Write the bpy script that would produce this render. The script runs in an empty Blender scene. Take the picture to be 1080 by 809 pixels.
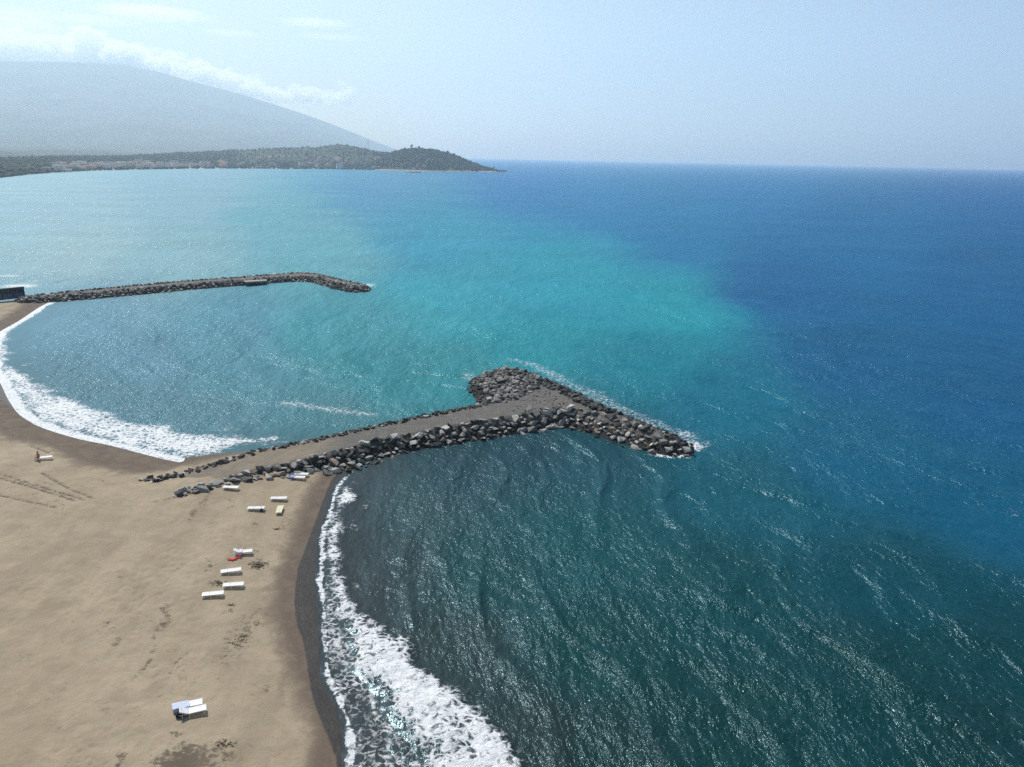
import bpy, bmesh, math, random
import numpy as np
from mathutils import Vector, Matrix, noise as mnoise

R = math.radians
rng = np.random.default_rng(7)
random.seed(7)
scene = bpy.context.scene
col = scene.collection

# ------------------------------------------------------------------ camera
PW, PH, FPX = 1080.0, 809.0, 822.0
CAM_H = 42.0
PITCH, ROLL = R(16.22), R(1.15)
cam_d = bpy.data.cameras.new("camera"); cam = bpy.data.objects.new("camera", cam_d); col.objects.link(cam)
cam_d.sensor_width = 36.0; cam_d.lens = 36.0 * FPX / PW
cam_d.clip_start = 0.5; cam_d.clip_end = 120000.0
_f = Vector((0, math.cos(PITCH), -math.sin(PITCH)))
_u0 = Vector((0, math.sin(PITCH), math.cos(PITCH)))
_r0 = Vector((1, 0, 0))
_r = _r0 * math.cos(ROLL) + _u0 * math.sin(ROLL)
_u = _u0 * math.cos(ROLL) - _r0 * math.sin(ROLL)
_m = Matrix((_r, _u, -_f)).transposed().to_4x4()
_m.translation = Vector((0, 0, CAM_H))
cam.matrix_world = _m
scene.camera = cam

# ------------------------------------------------------------------ sky, sun, exposure
SUN_EL, SUN_AZ = R(46), R(-36)          # azimuth clockwise from +Y (left is negative)
world = bpy.data.worlds.new("World"); scene.world = world; world.use_nodes = True
wn = world.node_tree; wn.nodes.clear()
sky = wn.nodes.new('ShaderNodeTexSky'); sky.sky_type = 'NISHITA'; sky.sun_disc = False
sky.sun_elevation = SUN_EL; sky.sun_rotation = SUN_AZ % (2 * math.pi)
sky.altitude = 0; sky.air_density = 1.0; sky.dust_density = 1.4; sky.ozone_density = 0.3
bg = wn.nodes.new('ShaderNodeBackground'); bg.inputs['Strength'].default_value = 0.082
wo = wn.nodes.new('ShaderNodeOutputWorld')
tint = wn.nodes.new('ShaderNodeMix'); tint.data_type = 'RGBA'; tint.blend_type = 'MULTIPLY'; tint.inputs[0].default_value = 1.0
tint.inputs[7].default_value = (0.97, 1.0, 0.98, 1.0)          # camera white balance
wn.links.new(sky.outputs[0], tint.inputs[6]); wn.links.new(tint.outputs[2], bg.inputs[0]); wn.links.new(bg.outputs[0], wo.inputs[0])
sd = bpy.data.lights.new("sun", 'SUN'); sd.energy = 4.6; sd.angle = R(0.53); sd.color = (1.0, 0.965, 0.92)
sun = bpy.data.objects.new("sun", sd); col.objects.link(sun)
_sv = Vector((math.sin(SUN_AZ) * math.cos(SUN_EL), math.cos(SUN_AZ) * math.cos(SUN_EL), math.sin(SUN_EL)))
sun.rotation_euler = _sv.to_track_quat('Z', 'Y').to_euler()
sun.location = (0, 0, 200)
scene.view_settings.view_transform = 'Standard'; scene.view_settings.look = 'None'
scene.view_settings.exposure = 0.3; scene.view_settings.gamma = 1.0
scene.render.engine = 'CYCLES'
scene.cycles.use_denoising = False; scene.cycles.use_adaptive_sampling = False
scene.cycles.max_bounces = 6; scene.cycles.volume_bounces = 10
scene.cycles.sample_clamp_indirect = 3.0; scene.cycles.sample_clamp_direct = 25.0; scene.cycles.transparent_max_bounces = 16
scene.cycles.caustics_reflective = False; scene.cycles.caustics_refractive = False

# ------------------------------------------------------------------ helpers
def at(px, py, z=0.0):
    """world point at height z seen at photo pixel (px, py)"""
    d = _f * FPX + _r * (px - PW / 2) + _u * (PH / 2 - py)
    t = (z - CAM_H) / d.z
    return Vector((d.x * t, d.y * t, z))
def ray(px, py):
    d = _f * FPX + _r * (px - PW / 2) + _u * (PH / 2 - py)
    return d.normalized()
def P2(pts, z=0.0):
    return np.array([at(x, y, z).to_tuple()[:2] for x, y in pts])
def resample(pl, step):
    pl = np.asarray(pl); out = [pl[0]]
    for a, b in zip(pl[:-1], pl[1:]):
        n = max(1, int(np.hypot(*(b - a)) / step))
        for i in range(1, n + 1): out.append(a + (b - a) * i / n)
    return np.array(out)
def smooth(pl, step=2.0, it=4, closed=False):
    p = resample(pl, step)
    for _ in range(it):
        q = p.copy(); q[1:-1] = (p[:-2] + 2 * p[1:-1] + p[2:]) / 4; p = q
    return np.vstack([p[::3], p[-1:]]) if len(p) > 60 else p
def pdist(pl, pts, closed=False):
    """distance of pts to polyline, brute force"""
    pl = np.asarray(pl)
    if closed: pl = np.vstack([pl, pl[:1]])
    d2 = np.full(len(pts), 1e18)
    for a, b in zip(pl[:-1], pl[1:]):
        ab = b - a; L = ab @ ab + 1e-12
        t = np.clip(((pts - a) @ ab) / L, 0, 1)
        e = pts - a - t[:, None] * ab
        d2 = np.minimum(d2, (e * e).sum(1))
    return np.sqrt(d2)
def inside(poly, pts):
    poly = np.asarray(poly); x, y = pts[:, 0], pts[:, 1]
    r = np.zeros(len(pts), bool); n = len(poly)
    for i in range(n):
        x0, y0 = poly[i]; x1, y1 = poly[(i + 1) % n]
        if y0 == y1: continue
        c = (y0 > y) != (y1 > y)
        r ^= c & (x < (x1 - x0) * (y - y0) / (y1 - y0) + x0)
    return r
def sdist(poly, pts):
    """positive inside"""
    d = pdist(poly, pts, True)
    return np.where(inside(poly, pts), d, -d)
def sstep(a, b, x):
    t = np.clip((x - a) / (b - a), 0, 1); return t * t * (3 - 2 * t)
_gt = rng.random((256, 256))
def vnoise(x, y):
    xi = np.floor(x).astype(int); yi = np.floor(y).astype(int)
    fx = x - xi; fy = y - yi; fx = fx * fx * (3 - 2 * fx); fy = fy * fy * (3 - 2 * fy)
    g = lambda a, b: _gt[a & 255, b & 255]
    return (g(xi, yi) * (1 - fx) + g(xi + 1, yi) * fx) * (1 - fy) + (g(xi, yi + 1) * (1 - fx) + g(xi + 1, yi + 1) * fx) * fy
def fbm(x, y, o=4):
    s = 0; a = 0.5; t = 0
    for k in range(o):
        s = s + a * vnoise(x * 2 ** k + 17.3 * k, y * 2 ** k + 5.1 * k); t += a; a *= 0.5
    return s / t
def lin(r, g, b):
    f = lambda c: (c / 255 / 12.92) if c / 255 <= 0.04045 else ((c / 255 + 0.055) / 1.055) ** 2.4
    return (f(r), f(g), f(b))

def mesh_np(name, V, F, smoothf=True):
    me = bpy.data.meshes.new(name)
    V = np.asarray(V, np.float32); F = np.asarray(F, np.int32); k = F.shape[1]
    me.vertices.add(len(V)); me.vertices.foreach_set("co", V.ravel())
    me.loops.add(F.size); me.loops.foreach_set("vertex_index", F.ravel())
    me.polygons.add(len(F)); me.polygons.foreach_set("loop_start", np.arange(0, F.size, k, dtype=np.int32))
    me.polygons.foreach_set("loop_total", np.full(len(F), k, np.int32))
    me.polygons.foreach_set("use_smooth", np.full(len(F), smoothf))
    me.update(calc_edges=True); me.validate()
    return me
def fattr(me, name, vals):
    a = me.attributes.new(name, 'FLOAT', 'POINT'); a.data.foreach_set("value", np.asarray(vals, np.float32))
def cattr(me, name, rgb):
    a = me.attributes.new(name, 'FLOAT_COLOR', 'POINT')
    c = np.ones((len(rgb), 4), np.float32); c[:, :3] = rgb; a.data.foreach_set("color", c.ravel())
def link(name, me, m=None, parent=None, loc=(0, 0, 0)):
    o = bpy.data.objects.new(name, me); col.objects.link(o); o.location = loc
    if m is not None and me is not None and len(me.materials) == 0: me.materials.append(m)
    if parent is not None: o.parent = parent
    return o
def tag(o, label=None, cat=None, group=None, kind=None):
    if label: o["label"] = label
    if cat: o["category"] = cat
    if group: o["group"] = group
    if kind: o["kind"] = kind
    return o
def empty(name, loc, rz=0.0):
    o = bpy.data.objects.new(name, None); col.objects.link(o)
    o.location = loc; o.rotation_euler = (0, 0, rz); o.empty_display_size = 0.3
    return o
def bm_mesh(name, bm, smoothf=False):
    me = bpy.data.meshes.new(name); bm.to_mesh(me); bm.free()
    if smoothf:
        for p in me.polygons: p.use_smooth = True
    return me
def bm_box(bm, c, s, rot=None):
    r = bmesh.ops.create_cube(bm, size=1.0)
    M = Matrix.Translation(c) @ (rot.to_4x4() if rot else Matrix.Identity(4)) @ Matrix.Diagonal((*s, 1))
    bmesh.ops.transform(bm, matrix=M, verts=r['verts']); return r['verts']
def bm_bar(bm, a, b, r0, r1=None, seg=8):
    a = Vector(a); b = Vector(b); d = b - a
    q = d.to_track_quat('Z', 'Y').to_matrix().to_4x4()
    bmesh.ops.create_cone(bm, cap_ends=True, segments=seg, radius1=r0, radius2=r1 if r1 is not None else r0,
                          depth=d.length, matrix=Matrix.Translation((a + b) / 2) @ q)

# ---- node shorthand
class NT:
    def __init__(s, name):
        s.m = bpy.data.materials.new(name); s.m.use_nodes = True; s.t = s.m.node_tree; s.t.nodes.clear()
        s.out = s.n('ShaderNodeOutputMaterial')
    def n(s, typ, **kw):
        nd = s.t.nodes.new(typ)
        for k, v in kw.items(): setattr(nd, k, v)
        return nd
    def l(s, a, b): s.t.links.new(a, b)
    def set(s, sock, v):
        if hasattr(v, 'is_linked') or isinstance(v, bpy.types.NodeSocket): s.l(v, sock)
        else: sock.default_value = v
    def math(s, op, a, b=0.0, c=None, clamp=False):
        nd = s.n('ShaderNodeMath', operation=op); nd.use_clamp = clamp
        s.set(nd.inputs[0], a); s.set(nd.inputs[1], b)
        if c is not None: s.set(nd.inputs[2], c)
        return nd.outputs[0]
    def mix(s, f, a, b):
        nd = s.n('ShaderNodeMix', data_type='RGBA'); s.set(nd.inputs[0], f)
        for i, v in ((6, a), (7, b)):
            if isinstance(v, tuple): v = (*v[:3], 1.0)
            s.set(nd.inputs[i], v)
        return nd.outputs[2]
    def mixf(s, f, a, b):
        nd = s.n('ShaderNodeMix', data_type='FLOAT'); s.set(nd.inputs[0], f); s.set(nd.inputs[2], a); s.set(nd.inputs[3], b)
        return nd.outputs[0]
    def ss(s, x, lo, hi, a=0.0, b=1.0):
        nd = s.n('ShaderNodeMapRange', interpolation_type='SMOOTHSTEP')
        s.set(nd.inputs[0], x); s.set(nd.inputs[1], lo); s.set(nd.inputs[2], hi); s.set(nd.inputs[3], a); s.set(nd.inputs[4], b)
        return nd.outputs[0]
    def coord(s, scale=(1, 1, 1), rotz=0.0, which='Object'):
        tc = s.n('ShaderNodeTexCoord'); mp = s.n('ShaderNodeMapping')
        mp.inputs['Scale'].default_value = scale; mp.inputs['Rotation'].default_value = (0, 0, rotz)
        s.l(tc.outputs[which], mp.inputs[0]); return mp.outputs[0]
    def wcoord(s, scale=(1, 1, 1), rotz=0.0):
        g = s.n('ShaderNodeNewGeometry'); mp = s.n('ShaderNodeMapping')
        mp.inputs['Scale'].default_value = scale; mp.inputs['Rotation'].default_value = (0, 0, rotz)
        s.l(g.outputs['Position'], mp.inputs[0]); return mp.outputs[0]
    def noise(s, v, scale, detail=4.0, rough=0.55, dist=0.0, what='Fac'):
        nd = s.n('ShaderNodeTexNoise'); s.l(v, nd.inputs['Vector'])
        nd.inputs['Scale'].default_value = scale; nd.inputs['Detail'].default_value = detail
        nd.inputs['Roughness'].default_value = rough; nd.inputs['Distortion'].default_value = dist
        return nd.outputs[what]
    def attr(s, name, what='Fac'):
        nd = s.n('ShaderNodeAttribute', attribute_name=name); return nd.outputs[what]
    def bump(s, h, strength=1.0, dist=1.0, normal=None):
        nd = s.n('ShaderNodeBump'); nd.inputs['Strength'].default_value = strength; s.set(nd.inputs['Distance'], dist)
        s.l(h, nd.inputs['Height'])
        if normal: s.l(normal, nd.inputs['Normal'])
        return nd.outputs[0]
    def bsdf(s, color, rough=0.6, spec=0.5, normal=None, **kw):
        b = s.n('ShaderNodeBsdfPrincipled')
        if isinstance(color, tuple): color = (*color[:3], 1.0)
        s.set(b.inputs['Base Color'], color); s.set(b.inputs['Roughness'], rough)
        s.set(b.inputs['Specular IOR Level'], spec)
        if normal: s.l(normal, b.inputs['Normal'])
        for k, v in kw.items(): s.set(b.inputs[k], v)
        return b.outputs[0]
    def done(s, sh): s.l(sh, s.out.inputs[0]); return s.m

# ------------------------------------------------------------------ lines of the place (photo pixels -> world)
right_water = smooth(P2([(372, 900), (370, 830), (372, 809), (367, 798), (372, 773), (361, 743), (345, 717), (343, 673), (341, 635), (336, 606),
                         (341, 588), (339, 567), (347, 545), (352, 524), (359, 508), (378, 493)]), 0.8, 3)
right_wet = smooth(P2([(366, 900), (358, 830), (357, 809), (352, 787), (339, 765), (327, 728), (322, 684), (311, 654), (311, 625), (314, 600),
                       (322, 580), (329, 560), (342, 525), (350, 505), (364, 492)]), 0.8, 3)
right_damp = smooth(P2([(330, 900), (322, 809), (335, 770), (318, 745), (303, 700), (290, 655), (291, 620), (300, 590), (312, 555), (326, 520),
                        (340, 498), (352, 490)]), 0.8, 3)
left_water = smooth(P2([(190, 486), (183, 485), (156, 478), (117, 468), (90, 463), (58, 454), (40, 447), (23, 436), (12, 420), (4, 403),
                        (-3, 392), (-7, 376), (-5, 361), (2, 350), (22, 339), (44, 324), (62, 315)]), 1.0, 3)
left_damp = smooth(P2([(152, 494), (125, 490), (95, 482), (75, 470), (50, 461), (28, 462), (10, 448), (-10, 430), (-28, 400), (-36, 378),
                       (-28, 362), (-8, 350), (10, 340), (30, 326), (45, 316)]), 1.0, 3)
bw_in = P2([(378, 480), (300, 470), (190, 482)], 0.0)
far_edge = P2([(62, 315), (20, 317), (-40, 320), (-140, 324), (-400, 330)])
land = np.vstack([right_water, bw_in, left_water, far_edge, [[-700, 60], [-300, 5], [-60, 8], [right_water[0][0] + 3, 8]]])
shore = np.vstack([right_water, bw_in, left_water])

band_in = P2([(455, 900), (452, 830), (450, 809), (417, 758), (387, 710), (370, 680), (357, 654), (348, 615), (343, 591), (345, 565), (352, 535), (362, 512)])
band_out = P2([(600, 900), (556, 830), (543, 809), (513, 761), (483, 728), (446, 702), (409, 672), (376, 640), (362, 605), (357, 575), (361, 545), (370, 515)])
band = np.vstack([smooth(band_in, 1, 2), smooth(band_out, 1, 2)[::-1]])
left_out = P2([(308, 461), (272, 460), (214, 455), (155, 445), (138, 442), (120, 434), (98, 428), (74, 418), (58, 412), (40, 402), (16, 388), (13, 377), (12, 362),
               (16, 348), (28, 336), (46, 321), (63, 314)])
left_band = np.vstack([smooth(left_water, 1, 2), smooth(left_out, 1, 2)[::-1]])

# breakwaters: outline of the flat top
BW_TOP = 1.7
bw_poly = P2([(150, 500), (200, 489), (250, 478), (300, 468), (350, 458), (400, 448), (450, 438), (500, 430), (530, 424), (522, 412), (512, 402), (514, 394),
              (530, 390), (545, 391), (570, 400), (600, 414), (640, 434), (680, 450), (706, 460), (704, 461), (685, 456), (655, 448), (630, 440), (605, 434),
              (588, 434), (560, 437), (520, 443), (480, 449), (440, 456), (400, 463), (360, 473), (330, 480), (300, 487), (270, 490), (240, 497), (205, 506), (180, 512)], BW_TOP)
FB_TOP = 1.4
fb_poly = P2([(26, 312.5), (60, 309), (100, 305), (150, 300.5), (200, 296), (250, 292.5), (300, 288.5), (320, 287.5), (335, 289), (360, 295), (384, 300.5),
              (382, 302.5), (372, 302.5), (355, 298.5), (335, 293), (320, 291.5), (300, 292.5), (250, 296), (200, 300), (150, 304.5), (100, 309), (60, 312), (26, 314.5)], FB_TOP)

# ------------------------------------------------------------------ materials: sand, water
def sand_material():
    s = NT("sand")
    v = s.wcoord()
    wet, damp, dark, dirt = s.attr('wet'), s.attr('damp'), s.attr('road'), s.attr('dirt')
    big = s.noise(v, 0.05, 5, 0.6); mid = s.noise(v, 0.45, 6, 0.65, 0.4); fine = s.noise(v, 4.0, 4, 0.7)
    base = s.mix(s.ss(big, 0.3, 0.7), (0.308, 0.250, 0.172), (0.358, 0.294, 0.207))
    base = s.mix(s.ss(mid, 0.35, 0.75, 0.0, 0.6), base, (0.215, 0.170, 0.116))
    base = s.mix(s.ss(fine, 0.55, 0.8, 0.0, 0.35), base, (0.14, 0.106, 0.066))
    # scattered dark grains and weed crumbs
    spk = s.noise(v, 2.3, 3, 0.8); patch = s.noise(v, 0.16, 4, 0.6)
    d = s.math('MULTIPLY', s.ss(spk, 0.57, 0.72), s.ss(patch, 0.46, 0.64), clamp=True)
    d = s.math('MULTIPLY', d, 0.55)
    d2 = s.math('MULTIPLY', s.ss(s.math('ADD', s.noise(v, 1.6, 6, 0.75), s.math('MULTIPLY', dirt, 0.42)), 0.66, 0.84), s.ss(dirt, 0.02, 0.3))
    base = s.mix(s.math('MAXIMUM', d, s.math('MULTIPLY', d2, 0.8)), base, (0.060, 0.050, 0.037))
    tone = s.noise(s.wcoord((0.22, 0.05, 1), R(-24)), 1.0, 5, 0.6)
    base = s.mix(s.ss(tone, 0.42, 0.68, 0.0, 0.38), base, (0.205, 0.162, 0.110))
    dn = s.math('ADD', damp, s.math('MULTIPLY', s.math('SUBTRACT', mid, 0.5), 0.55))
    base = s.mix(s.ss(dn, 0.30, 0.62), base, s.mix(s.ss(mid, .3, .7), (0.110, 0.083, 0.062), (0.155, 0.121, 0.092)))
    wn_ = s.math('ADD', wet, s.math('MULTIPLY', s.math('SUBTRACT', s.noise(v, 0.9, 3, 0.5), 0.5), 0.10))
    wf = s.ss(wn_, 0.47, 0.53)
    base = s.mix(wf, base, s.mix(s.ss(mid, 0.4, 0.65), (0.020, 0.018, 0.017), (0.030, 0.025, 0.023)))
    hb = s.math('ADD', s.math('MULTIPLY', mid, 0.5), s.math('MULTIPLY', fine, 0.12))
    nb = s.bump(hb, 0.6, 0.35)
    return s.done(s.bsdf(base, s.mixf(wf, 0.92, 0.5), 0.12, nb))

def water_material():
    s = NT("sea_water")
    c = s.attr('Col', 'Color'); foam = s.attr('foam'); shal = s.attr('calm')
    v = s.wcoord()
    # sea colour with its painted-in sheen, mottled
    mott = s.noise(s.wcoord((0.010, 0.022, 1)), 1.0, 5, 0.6)
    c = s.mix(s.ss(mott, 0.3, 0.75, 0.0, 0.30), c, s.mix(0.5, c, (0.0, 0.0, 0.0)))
    # wave bumps : crests stretched along the wave front
    ra = R(62)
    wa = s.noise(s.wcoord((0.42, 0.21, 0.3), ra), 1.0, 4, 0.6, 0.25)
    wb = s.noise(s.wcoord((1.4, 0.85, 1), R(50)), 1.0, 4, 0.65, 0.3)
    wc = s.noise(s.wcoord((0.13, 0.045, 1), R(64)), 1.0, 4, 0.55, 0.3)
    gust = s.ss(s.noise(s.wcoord((0.02, 0.02, 1)), 1.0, 3, 0.6), 0.3, 0.7, 0.55, 1.15)
    h = s.math('ADD', s.math('MULTIPLY', wa, 0.75), s.math('MULTIPLY', wb, 0.33))
    h = s.math('MULTIPLY', h, gust)
    h = s.math('ADD', h, s.math('MULTIPLY', wc, 1.5))
    nb = s.bump(h, 1.0, shal)
    fr = s.n('ShaderNodeFresnel'); fr.inputs['IOR'].default_value = 1.33; s.l(nb, fr.inputs['Normal'])
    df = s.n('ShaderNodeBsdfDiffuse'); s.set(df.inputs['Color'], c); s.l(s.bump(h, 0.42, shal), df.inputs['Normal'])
    gls = []
    for rg, tn in ((0.16, (0.62, 0.86, 0.96, 1)), (0.40, (0.36, 0.70, 0.86, 1))):
        gl = s.n('ShaderNodeBsdfGlossy'); gl.inputs['Roughness'].default_value = rg; gl.inputs['Color'].default_value = tn; s.l(nb, gl.inputs['Normal']); gls.append(gl)
    gl = s.n('ShaderNodeMixShader'); gl.inputs[0].default_value = 0.42; s.l(gls[0].outputs[0], gl.inputs[1]); s.l(gls[1].outputs[0], gl.inputs[2])
    wm = s.n('ShaderNodeMixShader'); s.l(s.math('MULTIPLY_ADD', fr.outputs[0], 0.28, 0.018), wm.inputs[0]); s.l(df.outputs[0], wm.inputs[1]); s.l(gl.outputs[0], wm.inputs[2])
    water = wm.outputs[0]
    # foam : lacy cells inside an envelope
    vv = s.n('ShaderNodeTexVoronoi', feature='DISTANCE_TO_EDGE'); 
    warp = s.noise(v, 0.8, 3, 0.6, what='Color')
    add = s.n('ShaderNodeVectorMath', operation='MULTIPLY_ADD'); s.l(warp, add.inputs[0]); add.inputs[1].default_value = (1.4, 1.4, 0); s.l(s.wcoord((0.8, 0.8, 0)), add.inputs[2])
    s.l(add.outputs[0], vv.inputs['Vector']); vv.inputs['Scale'].default_value = 1.7
    lace = s.ss(vv.outputs['Distance'], 0.0, 0.32, 1.0, 0.0)
    fn = s.noise(v, 1.6, 6, 0.75, 0.8)
    fl = s.math('ADD', s.math('MULTIPLY', lace, 0.26), s.math('MULTIPLY', fn, 0.95))
    fm = s.ss(s.math('ADD', fl, foam), 0.98, 1.30)
    fm = s.math('MULTIPLY', fm, s.ss(foam, 0.02, 0.12))
    fb = s.bump(fn, 0.8, 0.5)
    foamsh = s.bsdf((0.80, 0.81, 0.81), 0.7, 0.2, fb)
    mx = s.n('ShaderNodeMixShader'); s.l(fm, mx.inputs[0]); s.l(water, mx.inputs[1]); s.l(foamsh, mx.inputs[2])
    return s.done(mx.outputs[0])
M_sand, M_water = sand_material(), water_material()

# ------------------------------------------------------------------ polar grid shared by sea and beach
az = np.concatenate([np.arange(-70, -37, 0.6), np.arange(-37, 37, 0.105), np.arange(37, 70.1, 0.6)])
dep = np.concatenate([np.arange(58, 45, -0.4), np.arange(45, 1.5, -0.085), np.arange(1.5, 0.5, -0.06), [0.45, 0.4, 0.35, 0.3, 0.26, 0.22, 0.19, 0.172]])
A, D = np.meshgrid(np.radians(az), np.radians(dep))
RR = CAM_H / np.tan(D)
GX, GY = (RR * np.sin(A)).ravel(), (RR * np.cos(A)).ravel()
PTS = np.stack([GX, GY], 1); GR = RR.ravel()
nr, nc = A.shape
ii = np.arange(nr - 1)[:, None] * nc + np.arange(nc - 1)[None, :]
QUADS = np.stack([ii, ii + 1, ii + nc + 1, ii + nc], -1).reshape(-1, 4)
near = GR < 700
LSD = np.full(len(PTS), -2000.0)                      # signed distance to land, positive on land
LSD[near] = sdist(land, PTS[near])
SHD = np.full(len(PTS), 2000.0); SHD[near] = pdist(shore, PTS[near])

# ------------------------------------------------------------------ beach
def build_beach():
    keep = (LSD > -14) & (GR < 700)
    fm = keep[QUADS].all(1); F = QUADS[fm]
    used = np.unique(F); idx = np.full(len(PTS), -1); idx[used] = np.arange(len(used)); F = idx[F]
    p = PTS[used]; s_ = LSD[used]
    x, y = p[:, 0], p[:, 1]
    d = np.maximum(s_, 0)
    z = np.where(s_ < 0, 0.075 * s_, 0.055 * np.minimum(d, 10) + 0.62 * sstep(7, 22, d) + 0.4 * sstep(18, 60, d))
    n1 = fbm(x * 0.07, y * 0.07, 4); n2 = fbm(x * 0.6, y * 0.6, 4)
    z += np.where(s_ > 2, sstep(2, 12, s_), 0) * ((n1 - 0.5) * 0.45 + (n2 - 0.5) * 0.10)
    # footprints / churned sand
    z -= sstep(6, 14, s_) * 0.055 * sstep(0.56, 0.76, fbm(x * 2.1, y * 2.1, 2)) * (0.3 + 0.9 * sstep(.4, .65, fbm(x * .09, y * .09, 3)))
    # tyre tracks
    tr = np.zeros(len(p))
    for line in ([(-30, 487), (0, 497), (30, 506), (55, 514), (88, 524)], [(-30, 492), (0, 502), (30, 510), (52, 517), (80, 526)],
                 [(44, 494), (58, 503), (75, 513), (97, 522)], [(30, 463), (50, 471)], [(-20, 516), (20, 526), (60, 534)]):
        t = sstep(0.50, 0.12, pdist(P2(line, 1.3), p)); tr = np.maximum(tr, t)
    z -= 0.08 * tr
    # masks
    def poly_mask(line, soft):
        seaward = np.vstack([line, [[line[-1][0] + 80, line[-1][1]]], [[200, -20]], [[line[0][0], -20]]])
        return 0.5 + np.clip(sdist(seaward, p) / soft, -0.5, 0.5)
    rb = x > P2([(180, 520)])[0][0]      # right beach
    wet = np.where(s_ < 40, poly_mask(right_wet, 3.0), 0)
    damp = poly_mask(right_damp, 7.0)
    lpoly = np.vstack([left_damp, [[-40, 300]], [[0, 250]], [[0, 140]]])
    lsdm = sdist(lpoly, p)
    lsdm = lsdm + 2.5; on_left = (s_ > -20) & (lsdm > -6) & (p[:, 1] > 93) & (p[:, 0] < -28)
    ldamp = np.where(on_left, 0.5 + np.clip(lsdm / 9, -0.5, 0.5), 0)
    damp = np.maximum(damp, ldamp)
    lwet_poly = np.vstack([smooth(P2([(60, 456), (40, 450), (24, 441), (15, 433), (0, 421), (-30, 410), (-60, 400), (-40, 372), (0, 356), (30, 338)]), 1, 2), [[0, 250]], [[0, 140]]])
    lw = sdist(lwet_poly, p)
    wet = np.maximum(wet, np.where(on_left, 0.5 + np.clip(lw / 4, -0.5, 0.5), 0))
    wet = np.maximum(wet, np.where(s_ < -0.5, 1, 0))
    dirt = np.zeros(len(p))
    for (cx, cy, rw, rh, a) in ((195, 800, 45, 22, 1.0), (272, 590, 12, 5, 1.0), (228, 612, 13, 4, 0.8), (262, 575, 30, 12, .45), (255, 665, 26, 45, .55), (300, 545, 22, 20, .4),
                                (240, 640, 10, 4, .6), (322, 520, 14, 18, .45), (230, 790, 40, 20, .6), (60, 480, 28, 14, .35), (275, 720, 20, 30, .4), (190, 700, 14, 18, .45),
                                (268, 548, 6, 3, .6), (225, 560, 80, 8, .15)):
        c = P2([(cx, cy), (cx + rw, cy), (cx, cy - rh)], 1.0)
        ax = np.hypot(*(c[1] - c[0])); ay = np.hypot(*(c[2] - c[0]))
        q = ((x - c[0][0]) / ax) ** 2 + ((y - c[0][1]) / ay) ** 2
        dirt = np.maximum(dirt, a * np.exp(-q * 1.2))
    wl = fbm(x * .12, y * .12, 3); gap = sstep(.42, .6, fbm(x * .25 + 11, y * .25, 3))
    for dd, a in ((11.5, .5), (15.5, .6), (20, .42)):       # wrack lines left by earlier tides
        dirt = np.maximum(dirt, a * gap * np.exp(-((s_ - dd - 7 * (wl - .5)) / .8) ** 2) * (p[:, 1] < 135))
    dirt = np.maximum(dirt, 0.72 * tr)
    me = mesh_np("beach", np.stack([x, y, z], 1), F)
    fattr(me, 'wet', wet); fattr(me, 'damp', damp); fattr(me, 'dirt', dirt); fattr(me, 'road', np.zeros(len(p)))
    o = link("beach", me, M_sand); tag(o, kind='structure')
    return used, z
b_used, b_z = build_beach()
BZ = np.full(len(PTS), -3.0); BZ[b_used] = b_z
_by = dict()
def ground_z(x, y):
    """beach height by nearest grid vertex"""
    r = math.hypot(x, y); a = math.degrees(math.atan2(x, y)); dd = math.degrees(math.atan2(CAM_H, r))
    j = int(np.argmin(np.abs(az - a))); i = int(np.argmin(np.abs(dep - dd)))
    return float(BZ[i * nc + j])

# ------------------------------------------------------------------ breakwater height fields
def bw_height(p, poly, top, slope):
    s_ = sdist(poly, p)
    return np.where(s_ >= 0, top, top + s_ * slope), s_
bw_line = np.vstack([P2([(160, 503), (350, 465), (560, 432)], 1.5)])
def bw_top_z(p):
    # rises gently from the beach to the head
    t = sstep(-45, 12, p[:, 0]); e = pdist(P2([(150, 500), (178, 511.5)], BW_TOP), p)
    return (1.35 + 0.75 * t) * (0.25 + 0.75 * sstep(0, 16, e))

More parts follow.
